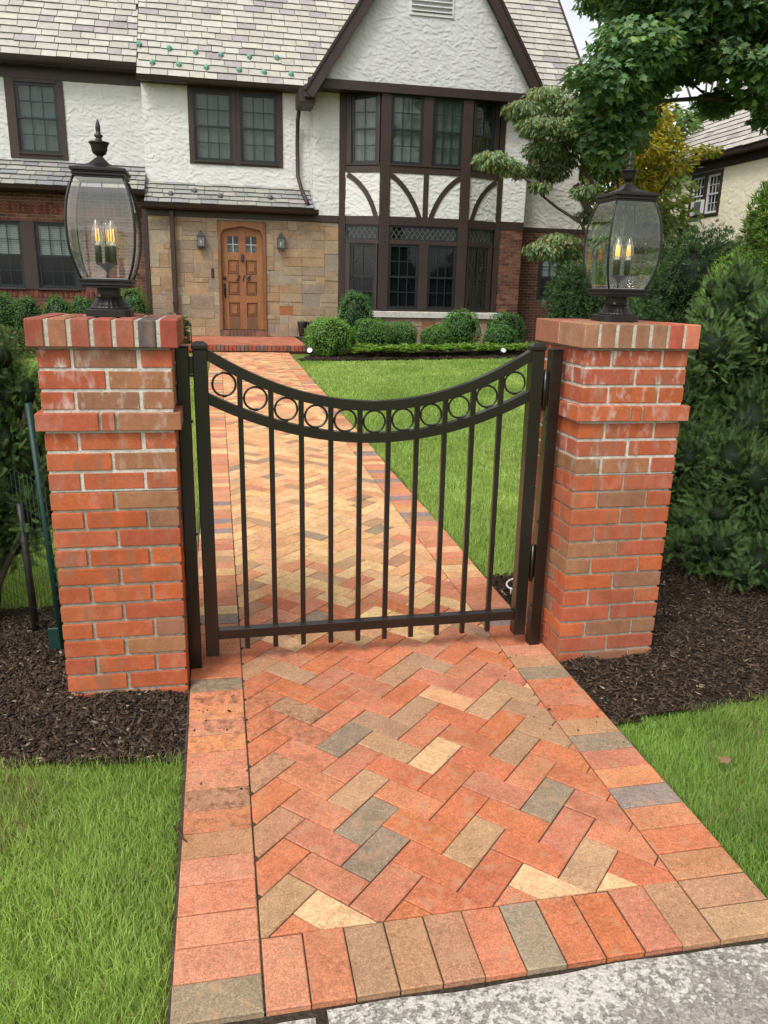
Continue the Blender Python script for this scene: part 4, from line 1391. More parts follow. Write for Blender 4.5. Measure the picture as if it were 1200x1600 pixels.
core.build('wall_core', M['stucco'], house)


# --- roofs laid slate by slate
SL = [srgb(176, 172, 161), srgb(171, 167, 156), srgb(181, 177, 167), srgb(166, 161, 151), srgb(175, 171, 162), srgb(178, 173, 159)]
LIL = [srgb(156, 148, 147), srgb(150, 143, 142), srgb(161, 153, 150)]
SLG = [srgb(152, 151, 142), srgb(144, 145, 138), srgb(136, 137, 134), srgb(158, 155, 144), srgb(134, 134, 137)]


def slates(o, a, up, width, length, parent, pal, lil=0.14, expo=0.23, wmin=0.27, wmax=0.46, name='slate_roof', keep=None, start=0.0, seed=9):
    """o: eave corner; a: unit along the eave; up: unit up the slope"""
    rd = random.Random(seed)
    o = np.array(o, float); a = np.array(a, float); up = np.array(up, float); nn = np.cross(a, up)
    if nn[2] < 0: nn = -nn
    mb = MB()
    n = int(math.ceil((length - start) / expo))
    for r in range(n):
        s = start + r * expo
        u = -rd.uniform(0, 0.3)
        while u < width:
            w = rd.uniform(wmin, wmax)
            ua, ub = max(0, u), min(width, u + w)
            u += w
            if ub - ua < 0.05: continue
            if keep and not keep((ua + ub) / 2, s + expo / 2): continue
            lj = rd.gauss(0, 0.008)
            L = min(expo * 1.25, length - s + 0.02)
            th = 0.017 * rd.uniform(0.8, 1.5)
            tilt = 0.055 + rd.gauss(0, 0.008)
            c = rd.choice(LIL if rd.random() < lil else pal); k = rd.uniform(0.93, 1.06)
            c = tuple(min(1, x * k) for x in c)
            p0 = o + a * (ua + 0.006) + up * (s + lj); p1 = o + a * (ub - 0.006) + up * (s + lj + rd.gauss(0, 0.005))
            q0 = o + a * (ua + 0.006) + up * (s + L); q1 = o + a * (ub - 0.006) + up * (s + L)
            h0 = nn * (0.018 + th * 0.5); 
            b = [p0 + h0 - nn * th, p1 + h0 - nn * th, q1 - nn * 0.012, q0 - nn * 0.012, p0 + h0 + nn * rd.uniform(0, .006), p1 + h0 + nn * rd.uniform(0, .006), q1, q0]
            mb.add(b, _BXF, c)
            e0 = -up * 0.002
            mb.add([b[0] + e0 - nn * 0.004, b[1] + e0 - nn * 0.004, b[5] + e0, b[4] + e0], [(0, 1, 2, 3)], tuple(x * 0.25 for x in c))  # butt strip darkened: gap shade and edge grime put into the colour
    # deck under the slates
    e = o - nn * 0.016
    V = [e, e + a * width, e + a * width + up * length, e + up * length]
    if keep is None:
        V2 = [v - nn * 0.06 for v in V]
        mb.add(V + V2, [(0, 1, 2, 3), (7, 6, 5, 4), (0, 4, 5, 1), (1, 5, 6, 2), (2, 6, 7, 3), (3, 7, 4, 0)], (0.05, 0.045, 0.04))
    return mb.build(name, M['slate'], parent)


sl = 1.08; cs = 1 / math.hypot(1, sl); sn = sl * cs
EY, EZ = 17.93, 5.775
RZ = 10.3; RL = (RZ - EZ) / sn
s_left = 0.34
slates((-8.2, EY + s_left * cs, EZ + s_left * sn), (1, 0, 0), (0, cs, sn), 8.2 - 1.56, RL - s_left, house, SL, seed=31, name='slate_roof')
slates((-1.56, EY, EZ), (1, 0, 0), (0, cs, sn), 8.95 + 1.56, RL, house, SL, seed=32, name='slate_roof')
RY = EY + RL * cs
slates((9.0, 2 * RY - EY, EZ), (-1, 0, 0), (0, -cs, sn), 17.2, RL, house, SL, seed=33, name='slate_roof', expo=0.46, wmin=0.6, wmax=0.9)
gc = 1 / math.hypot(1, 1.5); gs = 1.5 * gc
GL = (gapx - 1.93) / gc
GY0, GY1 = 16.93, 21.6
def main_z(y): return EZ + sl * (y - EY)
gz0 = gapz - 1.5 * (gapx - 1.93)
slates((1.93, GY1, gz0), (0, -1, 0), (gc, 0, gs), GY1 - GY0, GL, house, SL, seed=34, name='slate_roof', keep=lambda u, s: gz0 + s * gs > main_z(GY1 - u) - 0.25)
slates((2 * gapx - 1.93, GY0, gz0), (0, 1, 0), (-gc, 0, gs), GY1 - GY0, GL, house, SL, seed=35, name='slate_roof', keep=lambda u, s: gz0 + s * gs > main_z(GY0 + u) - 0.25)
def pent(x0, x1, y0, z0, y1, z1, seed, lil):
    d = np.array([0, y1 - y0, z1 - z0]); L = np.linalg.norm(d); d /= L
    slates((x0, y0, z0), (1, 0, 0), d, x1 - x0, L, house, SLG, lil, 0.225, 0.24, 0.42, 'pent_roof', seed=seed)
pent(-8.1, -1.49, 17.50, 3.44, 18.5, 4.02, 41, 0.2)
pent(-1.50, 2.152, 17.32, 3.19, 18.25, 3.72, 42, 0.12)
# end board closing the rake of the small roof
m_ = MB()
m_.bar((8.97, EY - 0.03, EZ - 0.06), (8.97, RY, RZ - 0.05), 0.14, 0.05, (0, 0, 1), BRN)
m_.build('rake_board', M['trim'], house)
m_ = MB()
m_.bar((8.72, W2 - 0.05, 4.12), (9.26, W2 - 0.05, 3.34), 0.17, 0.07, (0, 0, 1), BRN, 0.004)
m_.build('rake_board', M['trim'], house)
m_ = MB()
m_.add([(8.8, W2, 3.076), (9.28, W2, 3.076), (9.28, W2, 3.36), (8.8, W2, 4.05), (8.8, 20, 3.076), (9.28, 20, 3.076), (9.28, 20, 3.36), (8.8, 20, 4.05)],
       [(0, 1, 2, 3), (7, 6, 5, 4), (1, 5, 6, 2), (3, 2, 6, 7)], (0.6, 0.59, 0.54))
m_.build('stucco_wall', M['stucco'], house)

# barge boards on the gable
for sgn in (-1, 1):
    m_ = MB()
    xe_ = gapx + sgn * (gapx - (1.90 if sgn < 0 else 1.97))
    ze = gapz - 1.5 * abs(xe_ - gapx)
    off = 0.11
    nx_, nz_ = -sgn * gs, -gc           # perpendicular pointing into the gable
    m_.bar((xe_ + nx_ * off, 16.93, ze + nz_ * off), (gapx + nx_ * off * 0.0, 16.93, gapz - off * 1.7), 0.21, 0.06, (0, 0, 1), tv(), 0.006)
    m_.bar((xe_ - sgn * 0.0, 16.905, ze + 0.02), (gapx, 16.905, gapz + 0.02), 0.06, 0.07, (0, 0, 1), tv(BRN2), 0.006)
    m_.build('barge_board', M['trim'], house)
m_ = MB(); m_.box(2.0, 7.28, GB - 0.05, GB + 0.06, 5.60, 5.79, tv(), 0.006); m_.build('timber_beam', M['trim'], house)
m_ = MB(); m_.box(2.16, 7.19, GB + 0.0601, W0 + 0.1, 5.625, 5.665, tv(BRN2), 0.0); m_.build('soffit', M['trim'], house)
m_ = MB()                                         # shaped foot of the left barge board
m_.box(1.80, 2.14, 17.02, 17.9, 5.28, 5.56, tv(BRN2), 0.01); m_.box(1.90, 2.13, 16.92, 17.018, 5.36, 5.62, tv(), 0.02)
m_.build('eave_return', M['trim'], house)
m_ = MB(); m_.box(7.22, 7.42, 16.98, 18.2, 5.36, 5.66, tv(BRN2), 0.01); m_.build('eave_return', M['trim'], house)
# attic vent
m_ = MB(*FR(GB))
m_.box(4.15, 5.13, -0.035, 0.03, 7.13, 7.19, (0.62, 0.62, 0.61), 0.006); m_.box(4.15, 4.2, -0.03, 0.03, 7.191, 7.9, (0.62, 0.62, 0.61), 0.006); m_.box(5.08, 5.13, -0.03, 0.03, 7.191, 7.9, (0.62, 0.62, 0.61), 0.006)
for k in range(7):
    m_.bar((4.2, -0.018, 7.235 + k * 0.095), (5.08, -0.018, 7.235 + k * 0.095), 0.012, 0.10, (0, -0.5, 0.8), (0.60, 0.60, 0.60))
m_.box(4.2, 5.08, 0.01, 0.03, 7.19, 7.9, (0.2, 0.2, 0.2))
m_.build('attic_vent', M['plain'], house)


# gutters and downspouts
def gutter(x0, x1, y, z, h=0.10):
    m_ = MB(); V = []; F = []
    pr = [(0.0, 0.0), (-0.05, 0.004), (-0.09, 0.035), (-0.105, 0.075), (-0.12, h), (-0.108, h), (-0.095, 0.08), (0.0, 0.08)]
    for x in (x0, x1):
        V += [(x, y + p, z + q) for p, q in pr]
    n = len(pr)
    for k in range(n):
        F.append((k, (k + 1) % n, n + (k + 1) % n, n + k))
    F += [tuple(range(n))[::-1], tuple(range(n, 2 * n))]
    m_.add(V, F, tv(BRN2)); return m_.build('gutter', M['trim'], house)


gutter(-8.2, -1.55, 18.20, 5.90, 0.13)
gutter(-1.57, 1.95, 17.98, 5.68, 0.10)
gutter(-8.1, -1.50, 17.54, 3.33, 0.11)
gutter(-1.57, 2.25, 17.40, 3.075, 0.11)
m_ = MB(); m_.box(-8.1, -1.5, 17.55, LB + 0.01, 3.33, 3.40, tv(BRN2)); m_.box(-8.1, -1.58, 18.21, LU, 5.88, 5.95, tv(BRN2)); m_.build('soffit', M['trim'], house)
m_ = MB(); m_.box(-1.5, 2.15, 17.41, W0 + 0.02, 3.078, 3.15, tv(BRN2)); m_.box(-1.5, 2.0, 17.99, W2, 5.70, 5.76, tv(BRN2)); m_.build('soffit', M['trim'], house)
m_ = MB(); m_.box(-1.0, -0.90, 17.46, 17.56, 0.45, 3.07, tv(BRN), 0.012)
for z in (1.1, 2.3): m_.box(-1.02, -0.88, 17.455, 17.59, z, z + 0.03, tv(BRN2), 0.003)
m_.build('downspout', M['trim'], house)
m_ = MB(); m_.tube([(1.88, 17.95, 5.28), (1.87, 18.1, 5.12), (1.86, 18.14, 4.6), (1.87, 18.14, 3.95), (1.93, 17.85, 3.62), (2.02, 17.42, 3.30)], 0.045, 10, tv(BRN)); m_.build('downspout', M['trim'], house)

# snow guards, green copper fans
for (x, y) in ((-1.51, 18.55), (-0.88, 18.52), (-0.32, 18.48), (0.22, 18.46), (0.84, 18.47), (1.45, 18.5), (-1.23, 18.16), (-0.68, 18.16), (-0.1, 18.14), (0.6, 18.14), (1.14, 18.14), (1.73, 18.14)):
    z = main_z(y) + 0.02
    m_ = MB()
    m_.lathe([(0.05, 0.0), (0.062, 0.03), (0.05, 0.075), (0.02, 0.095)], (x, y, z), 8, jit((0.14, 0.30, 0.24), 0.1)); m_.box(x - 0.015, x + 0.015, y - 0.06, y + 0.06, z - 0.05, z + 0.02, (0.12, 0.26, 0.21))
    m_.build('snow_guard', M['copper'], house)
for (x, y) in ((-0.95, 17.62), (-0.45, 17.80), (0.1, 17.62), (1.2, 17.66)):
    z = 3.19 + (y - 17.32) * 0.57 + 0.02
    m_ = MB(); m_.lathe([(0.05, 0.0), (0.06, 0.03), (0.05, 0.07), (0.02, 0.085)], (x, y, z), 8, (0.12, 0.13, 0.12)); m_.box(x - 0.012, x + 0.012, y - 0.06, y + 0.06, z - 0.03, z + 0.02, (0.1, 0.11, 0.1))
    m_.build('snow_guard', M['copper'], house)

# --- the oak door
OAK = srgb(136, 92, 58); OAK2 = srgb(120, 80, 52); OAK3 = srgb(106, 74, 52)
fm = MB(*FR(W0))
fm.box(0.02, 0.085, -0.04, 0.12, 0.53, 2.89, OAK2, 0.006); fm.box(1.015, 1.08, -0.04, 0.12, 0.53, 2.89, OAK2, 0.006)
# pointed head with curved shoulders
V = []; F = []
xs_ = np.linspace(0.085, 1.015, 31)
for x in xs_:
    t = abs(x - 0.55) / 0.465
    zb = 2.795 - 0.085 * t - (0.11 * max(0, (t - 0.84) / 0.16) ** 2)
    V += [(x, -0.036, zb), (x, -0.036, 2.888), (x, 0.12, 2.888), (x, 0.12, zb)]
for i in range(30):
    for k in range(4):
        F.append((i * 4 + k, (i + 1) * 4 + k, (i + 1) * 4 + (k + 1) % 4, i * 4 + (k + 1) % 4))
fm.add(V, F, OAK)
door = fm.build('door', M['wood'], house)
lf = MB(*FR(W0 + 0.06))
X0, X1, Z0, Z1 = 0.085, 1.015, 0.54, 2.80
wd = X1 - X0
cols_ = [(X0 + 0.16 * wd, X0 + 0.42 * wd), (X0 + 0.59 * wd, X0 + 0.85 * wd)]
rows_ = [(0.83, 1.14), (1.30, 1.60), (1.76, 2.07), (2.24, 2.58)]
xsx = [X0, cols_[0][0], cols_[0][1], cols_[1][0], cols_[1][1], X1]
for k in (0, 2, 4):
    lf.box(xsx[k], xsx[k + 1], 0.0, 0.045, Z0, Z1, jit(OAK, 0.08), 0.004)
zz = [Z0] + [v for r_ in rows_ for v in r_] + [Z1]
for (a, b) in cols_:
    for k in range(0, len(zz), 2):
        lf.box(a + 0.0005, b - 0.0005, 0.001, 0.045, zz[k], zz[k + 1], jit(OAK if k else OAK3, 0.08), 0.003)
    for (c, d) in rows_[:3]:
        lf.box(a, b, 0.030, 0.045, c, d, jit(OAK3, 0.06))
        lf.box(a + 0.02, b - 0.02, 0.018, 0.032, c + 0.02, d - 0.02, jit(OAK2, 0.06), 0.008)
        lf.box(a + 0.06, b - 0.06, 0.004, 0.02, c + 0.065, d - 0.065, jit(OAK, 0.08), 0.006)
lf.build('door_leaf', M['wood'], door)
pn = MB(*FR(W0 + 0.06))
for (a, b) in cols_:
    c, d = rows_[3]
    pn.box(a, b, 0.022, 0.026, c, d, (1, 1, 1))
pn.build('door_pane', M['glass'], door)
lead = MB(*FR(W0 + 0.06))
for (a, b) in cols_:
    c, d = rows_[3]
    lead.box((a + b) / 2 - 0.007, (a + b) / 2 + 0.007, 0.012, 0.020, c, d, (0.5, 0.52, 0.55)); lead.box(a, b, 0.010, 0.018, (c + d) / 2 - 0.007, (c + d) / 2 + 0.007, (0.5, 0.52, 0.55))
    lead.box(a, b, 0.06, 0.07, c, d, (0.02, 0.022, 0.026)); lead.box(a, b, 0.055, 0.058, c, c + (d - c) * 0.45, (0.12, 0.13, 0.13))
lead.build('lead_came', M['plain'], door)
BLK = (0.010, 0.009, 0.009)
kn = MB(*FR(W0 + 0.06))
kn.lathe([(0.034, 0.0), (0.034, 0.01), (0.028, 0.016)], (0, 0, 0), 16, BLK)
kn = MB(*FR(W0 + 0.06))
kn.box(0.518, 0.588, -0.028, 0.0, 2.05, 2.20, (0.05, 0.045, 0.04), 0.012); kn.tube([(0.535, -0.035, 2.13), (0.535, -0.05, 2.06), (0.553, -0.055, 2.03), (0.571, -0.05, 2.06), (0.571, -0.035, 2.13)], 0.008, 8, (0.04, 0.035, 0.03))
kn.build('knocker', M['iron'], door)
hd = MB(*FR(W0 + 0.06))
hd.tube([(0.148, 0.0, 1.68), (0.148, -0.03, 1.68)], 0.036, 16, BLK)
hd.tube([(0.148, -0.03, 1.68), (0.148, -0.05, 1.68)], 0.02, 12, (0.06, 0.055, 0.05))
hd.box(0.128, 0.17, -0.012, 0.0, 1.30, 1.56, BLK, 0.006)
hd.tube([(0.15, -0.012, 1.52), (0.15, -0.06, 1.49), (0.152, -0.065, 1.40), (0.154, -0.06, 1.32), (0.154, -0.012, 1.26)], 0.012, 8, BLK)
hd.build('handle', M['iron'], door)
cu = bpy.data.curves.new('house_number', 'FONT')
cu.body = '216'; cu.size = 0.165; cu.shear = 0.35; cu.extrude = 0.009; cu.offset = 0.002; cu.space_character = 1.45; cu.align_x = 'CENTER'
to = bpy.data.objects.new('number_tmp', cu)
COL.objects.link(to)
dg = bpy.context.evaluated_depsgraph_get()
tme = bpy.data.meshes.new_from_object(to.evaluated_get(dg))
bpy.data.objects.remove(to)
Rm = Matrix(((1, 0, 0, 0.555), (0, 0, -1, W0 + 0.05), (0, 1, 0, 1.635), (0, 0, 0, 1)))
tme.transform(Rm)
tme.materials.clear()
m_, nt_, b_ = new_mat('number_iron'); b_.inputs['Base Color'].default_value = (0.012, 0.01, 0.009, 1); b_.inputs['Roughness'].default_value = 0.5
tme.materials.append(m_)
link_mesh('house_number', tme, door)
th = MB(*FR(W0))
for k in range(13):
    th.box(0.03 + k * 0.081, 0.03 + k * 0.081 + 0.073, -0.09, 0.1, 0.40, 0.525, jit(random.choice([srgb(112, 74, 60), srgb(124, 82, 62), srgb(100, 78, 68)]), 0.1), 0.004)
th.box(0.03, 1.08, -0.084, 0.1, 0.392, 0.515, (0.28, 0.24, 0.2), 0)
th.build('threshold', M['house_brick'], door)
be = MB(*FR(W0)); be.box(-0.145, -0.085, -0.03, 0.0, 1.68, 1.88, (0.02, 0.02, 0.02), 0.01); be.tube([(-0.115, -0.03, 1.72), (-0.115, -0.036, 1.72)], 0.018, 12, (0.06, 0.06, 0.06))
be.build('doorbell', M['plain'], house)

# terrace before the door
te = MB()
TZ = 0.388
te.box(-1.45, 1.72, 14.86, W0, 0.1, TZ - 0.003, srgb(176, 92, 66), 0, 0)
n = 0
x = -1.45
while x < 1.70:
    te.box(x, x + 0.069, 14.74, 14.90, TZ - 0.112, TZ, jit(random.choice([srgb(150, 74, 54), srgb(134, 82, 66), srgb(108, 86, 78), srgb(160, 84, 62), srgb(122, 92, 80)]), 0.08), 0.003)
    x += 0.0765
for j in range(14):
    for i in range(17):
        xa = -1.45 + i * 0.2 - (0.1 if j % 2 else 0); xb = min(xa + 0.196, 1.72); xa = max(xa, -1.45)
        if xb - xa > 0.03:
            te.box(xa, xb, 14.903 + j * 0.197, 14.903 + j * 0.197 + 0.19, TZ - 0.03, TZ + 0.001, jit(random.choice([srgb(172, 106, 80), srgb(166, 100, 76), srgb(176, 114, 88), srgb(164, 108, 86)]), 0.06), 0.003)
te.box(-1.44, 1.71, 14.79, 14.86, 0.15, TZ - 0.115, srgb(120, 70, 54), 0, 0)
props(te.build('terrace', M['house_brick']), kind='structure')

# wall lanterns beside the door
def wall_lantern():
    root = thing('wall_lantern', 'x', 'lantern', (0, 0, 0), 'small lanterns beside the front door')
    c = (0.05, 0.047, 0.043)
    f = MB()
    f.box(-0.05, 0.05, -0.015, 0.0, -0.10, 0.16, c, 0.006); f.tube([(0, 0.0, 0.14), (0, -0.07, 0.17)], 0.01, 8, c)
    f.box(-0.085, 0.085, -0.16, -0.02, -0.155, -0.13, c, 0.004); f.box(-0.09, 0.09, -0.165, -0.015, 0.065, 0.085, c, 0.004)
    for sx in (-1, 1):
        for yy in (-0.155, -0.025): f.box(sx * 0.078 - 0.007, sx * 0.078 + 0.007, yy - 0.007, yy + 0.007, -0.13, 0.065, c)
    f.box(-0.006, 0.006, -0.160, -0.152, -0.13, 0.065, c)
    f.build('lantern_frame', M['iron'], root)
    r_ = MB()
    V = [(-0.085, -0.16, 0.085), (0.085, -0.16, 0.085), (0.085, -0.02, 0.085), (-0.085, -0.02, 0.085), (-0.02, -0.10, 0.165), (0.02, -0.10, 0.165), (0.02, -0.075, 0.165), (-0.02, -0.075, 0.165)]
    r_.add(V, [(0, 1, 5, 4), (1, 2, 6, 5), (2, 3, 7, 6), (3, 0, 4, 7), (4, 5, 6, 7)], c)
    r_.lathe([(0.012, 0.165), (0.018, 0.18), (0.006, 0.20)], (0, -0.087, 0), 10, c)
    r_.build('lantern_roof', M['iron'], root)
    g = MB(); g.box(-0.074, 0.074, -0.15, -0.03, -0.128, 0.063, (1, 1, 1)); g.build('pane', M['lamp_glass'], root)
    b = MB(); b.tube([(0, -0.09, -0.13), (0, -0.09, 0.0)], 0.022, 12, (0.62, 0.6, 0.55)); b.build('candle', M['plain'], root)
    return root


wl = wall_lantern(); wl.location = (-0.345, W0, 2.475); wl['label'] = 'small dark lantern on the stone wall left of the oak door'
w2 = copy_tree(wl); w2.location = (1.425, W0, 2.495); w2['label'] = 'small dark lantern on the stone wall right of the oak door'


# ------------------------------------------------------------------ plants
def rot_from(nrm, spin):
    """(N,3) normals -> (N,3,3) with third column along the normal"""
    n = nrm / (np.linalg.norm(nrm, axis=1)[:, None] + 1e-9)
    ref = np.where(np.abs(n[:, 2:3]) < 0.95, np.array([[0, 0, 1.0]]), np.array([[1.0, 0, 0]]))
    a = np.cross(ref, n); a /= np.linalg.norm(a, axis=1)[:, None] + 1e-9
    b = np.cross(n, a)
    c, s = np.cos(spin)[:, None], np.sin(spin)[:, None]
    return np.stack([a * c + b * s, -a * s + b * c, n], 2)


def scatter(tv_, tf, pos, R, sc, col, colw=None):
    """copies of a small template; returns V, F, C"""
    tv_ = np.asarray(tv_, float); k = len(tv_); n = len(pos)
    V = np.einsum('nij,kj->nki', R, tv_) * np.asarray(sc)[:, None, None] + pos[:, None, :]
    off = (np.arange(n) * k)
    F = [(off[:, None, None] + np.asarray(f)[None]).reshape(-1, np.asarray(f).shape[1]) for f in tf]
    C = np.repeat(np.asarray(col), k, 0)
    if colw is not None: C = C * np.tile(np.asarray(colw), n)[:, None]
    return V.reshape(-1, 3), F, C


def merge(parts):
    V = []; Fs = {}; C = []; n = 0
    for v, f, c in parts:
        V.append(v); C.append(c)
        for q in f:
            Fs.setdefault(q.shape[1], []).append(q + n)
        n += len(v)
    return np.concatenate(V), [np.concatenate(x) for x in Fs.values()], np.concatenate(C)


OVAL = ([(0, 0, 0), (0.22, 0.3, 0.05), (0.20, 0.72, 0.04), (0, 1.0, -0.04), (-0.20, 0.72, 0.04), (-0.22, 0.3, 0.05)], [np.array([(0, 1, 2, 3), (0, 3, 4, 5)])])
LONG = ([(0, 0, 0), (0.24, 0.4, 0.03), (0.0, 1.0, -0.22), (-0.24, 0.4, 0.03), (0, 0.45, -0.03)], [np.array([(0, 1, 4), (1, 2, 4), (2, 3, 4), (3, 0, 4)])])
_ml = [(0, 0), (0.42, 0.02), (0.36, 0.22), (0.62, 0.48), (0.30, 0.56), (0, 1.0), (-0.30, 0.56), (-0.62, 0.48), (-0.36, 0.22), (-0.42, 0.02)]
MAPLE = ([(x, y, -0.18 * abs(x) - 0.12 * y * y) for x, y in _ml] + [(0, 0.4, 0.03)], [np.array([(i, (i + 1) % 10, 10) for i in range(10)])])


def sprig(npair=12, L=1.0, nl=0.20, nw=0.05):
    V = []; F = []
    for k in range(npair):
        t = (k + 0.5) / npair
        y = L * t
        ll = nl * (1.0 - 0.45 * t) * (0.8 + 0.4 * random.random())
        for s in (-1, 1):
            d = np.array([s * 0.86, 0.50, 0.18]); d /= np.linalg.norm(d)
            b = np.array([0, y, 0.02 * math.sin(k)])
            w = np.array([0, nw, 0.0])
            i = len(V)
            V += [b - w / 2, b + w / 2, b + d * ll + w * 0.3, b + d * ll - w * 0.3]
            F.append((i, i + 1, i + 2, i + 3))
    i = len(V)
    V += [np.array([-0.012, 0, 0]), np.array([0.012, 0, 0]), np.array([0.004, L, 0]), np.array([-0.004, L, 0])]
    F.append((i, i + 1, i + 2, i + 3))
    tip = np.array([0, L, 0]); i = len(V)
    V += [tip + (-0.03, 0, 0), tip + (0.03, 0, 0), tip + (0.01, nl * 0.5, 0.02), tip + (-0.01, nl * 0.5, 0.02)]
    F.append((i, i + 1, i + 2, i + 3))
    return (V, [np.array(F)])


def unit(n, r):
    v = r.normal(size=(n, 3)); return v / np.linalg.norm(v, axis=1)[:, None]


def blob(center, rad, seed, col, lo=0.8, nu=20, nv=14):
    """the dense twiggy inside of a clipped or bushy plant"""
    r = np.random.default_rng(seed)
    V = []; F = []
    ph = r.uniform(0, 6, 6)
    for j in range(nv + 1):
        th_ = PI * j / nv
        for i in range(nu):
            a = 2 * PI * i / nu
            k = lo * (1 + 0.06 * math.sin(3 * a + ph[0]) * math.sin(2 * th_ + ph[1]) + 0.05 * math.sin(5 * a + ph[2]) * math.sin(4 * th_ + ph[3]))
            V.append((center[0] + rad[0] * k * math.sin(th_) * math.cos(a), center[1] + rad[1] * k * math.sin(th_) * math.sin(a), center[2] + rad[2] * k * math.cos(th_)))
    for j in range(nv):
        for i in range(nu):
            F.append((j * nu + i, j * nu + (i + 1) % nu, (j + 1) * nu + (i + 1) % nu, (j + 1) * nu + i))
    return np.array(V), [np.array(F)], np.tile(col, (len(V), 1))


def boxwood(name, label, x, y, zb, w, h, seed, n=5200, col=(0.045, 0.10, 0.022), group=None, top=1.0):
    r = np.random.default_rng(seed)
    root = thing(name, label, 'shrub', (x, y, gz(y)), group)
    h = h * 1.08
    c = np.array([x, y, zb + h * 0.5]); rad = np.array([w / 2, w / 2, h / 2])
    d = unit(n, r)
    lump = 1 + 0.07 * np.sin(d @ np.array([5, 3, 2]) + seed) + 0.05 * np.sin(d @ np.array([-7, 6, 4]) + 2 * seed)
    sq = (np.abs(d) ** 2.6).sum(1) ** (-1 / 2.6)
    rr = lump * sq * r.uniform(0.84, 1.03, n) ** 0.7
    pos = c + d * rr[:, None] * rad
    pos[:, 2] = np.maximum(pos[:, 2], zb - 0.03)
    nr = d * 0.8 + unit(n, r) * 0.8 + np.array([0, 0, 0.3])
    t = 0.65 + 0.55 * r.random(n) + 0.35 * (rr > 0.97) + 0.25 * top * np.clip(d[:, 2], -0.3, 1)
    clump = 0.75 + 0.5 * vnoise(pos[:, 0] * 1.0 + pos[:, 1] + 50, pos[:, 2] + pos[:, 1] * 0.5 + 50, 14, seed)
    stray = r.random(n) < 0.04
    pos[stray] = c + d[stray] * (rr[stray] * r.uniform(1.03, 1.13, stray.sum()))[:, None] * rad
    cc_ = 1.8 * np.asarray(col)[None] * (t * clump)[:, None] * np.stack([r.uniform(0.85, 1.25, n), np.ones(n), r.uniform(0.8, 1.2, n)], 1)
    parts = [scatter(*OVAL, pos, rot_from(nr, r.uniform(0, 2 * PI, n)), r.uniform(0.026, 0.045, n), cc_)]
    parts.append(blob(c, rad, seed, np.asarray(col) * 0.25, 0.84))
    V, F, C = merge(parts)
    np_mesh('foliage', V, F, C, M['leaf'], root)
    s = MB(); s.tube([(x, y, gz(y) - 0.03), (x, y, zb + h * 0.4)], 0.03, 8, (0.08, 0.06, 0.04)); s.build('stem', M['bark'], root)
    return root


BG = 'clipped boxwoods before the bay window'
boxwood('boxwood', 'wide low boxwood ball at the right corner of the terrace, brightest of the row', 2.10, 14.35, 0.24, 0.92, 0.66, 51, 6500, (0.062, 0.125, 0.022), BG)
boxwood('boxwood', 'tall rounded boxwood against the left bay window', 2.93, 16.3, 0.3, 0.78, 1.06, 52, 5000, (0.032, 0.08, 0.022), BG)
boxwood('boxwood', 'rounded boxwood before the tall one and right of the wide ball', 3.12, 15.3, 0.25, 0.74, 0.62, 53, 5000, (0.045, 0.10, 0.022), BG)
boxwood('boxwood', 'small boxwood ball under the left half of the bay sill', 3.86, 15.7, 0.26, 0.62, 0.54, 54, 4200, (0.042, 0.095, 0.024), BG)
boxwood('boxwood', 'small boxwood ball left of the large one under the bay', 4.62, 15.7, 0.25, 0.62, 0.48, 55, 4200, (0.042, 0.095, 0.022), BG)
boxwood('boxwood', 'large boxwood ball hiding part of the stone sill', 5.34, 16.2, 0.28, 0.80, 0.76, 56, 5200, (0.042, 0.098, 0.022), BG)
boxwood('boxwood', 'low boxwood ball in front of another by the brick pier', 6.12, 15.7, 0.26, 0.72, 0.50, 57, 4600, (0.036, 0.088, 0.024), BG)
boxwood('boxwood', 'round boxwood at the foot of the brick pier, behind a lower ball', 6.56, 16.6, 0.28, 0.86, 0.72, 58, 5000, (0.036, 0.084, 0.022), BG)
LG = 'clipped boxwoods along the brick wall'
for k, (x, lab, h, w) in enumerate(((-4.42, 'leftmost boxwood of the row under the brick sill, cut by the frame', 0.9, 0.62), (-3.95, 'boxwood second from the left under the brick sill', 0.84, 0.6), (-3.33, 'boxwood left of the lantern base under the brick sill', 0.86, 0.6), (-2.82, 'boxwood partly hidden behind the left lantern base', 0.86, 0.56))):
    boxwood('boxwood', lab, x, 16.8, 0.28, w, h, 61 + k, 3600, (0.034, 0.08, 0.02), LG)
boxwood('boxwood', 'taller boxwood between the left lantern and the corner board', -1.82, 16.8, 0.28, 0.66, 1.06, 66, 4200, (0.04, 0.095, 0.022), LG)

# azalea at the far left
r = np.random.default_rng(71)
az = thing('azalea', 'leafy shrub with reddish tips behind the left pillar', 'shrub', (-3.75, 13.5, gz(13.5)))
n = 2600
d = unit(n, r); d[:, 2] = np.abs(d[:, 2])
pos = np.array([-3.85, 13.6, 0.3]) + d * np.array([0.75, 0.6, 0.50]) * r.uniform(0.6, 1.05, (n, 1))
cl = np.where(r.random((n, 1)) < 0.2, np.array([[0.22, 0.09, 0.05]]), np.array([[0.10, 0.17, 0.05]])) * r.uniform(0.6, 1.4, (n, 1))
V, F, C = scatter(*OVAL, pos, rot_from(d + unit(n, r) * 0.7 + np.array([0, 0, .5]), r.uniform(0, 6.28, n)), r.uniform(0.05, 0.085, n), cl)
np_mesh('foliage', V, F, C, M['leaf'], az)
s = MB()
for k in range(6): s.tube([(-3.8, 13.55, 0.22), (-3.85 + 0.4 * math.cos(k), 13.6 + 0.3 * math.sin(k), 0.62)], [0.015, 0.006], 6, (0.08, 0.06, 0.04))
s.build('stem', M['bark'], az)

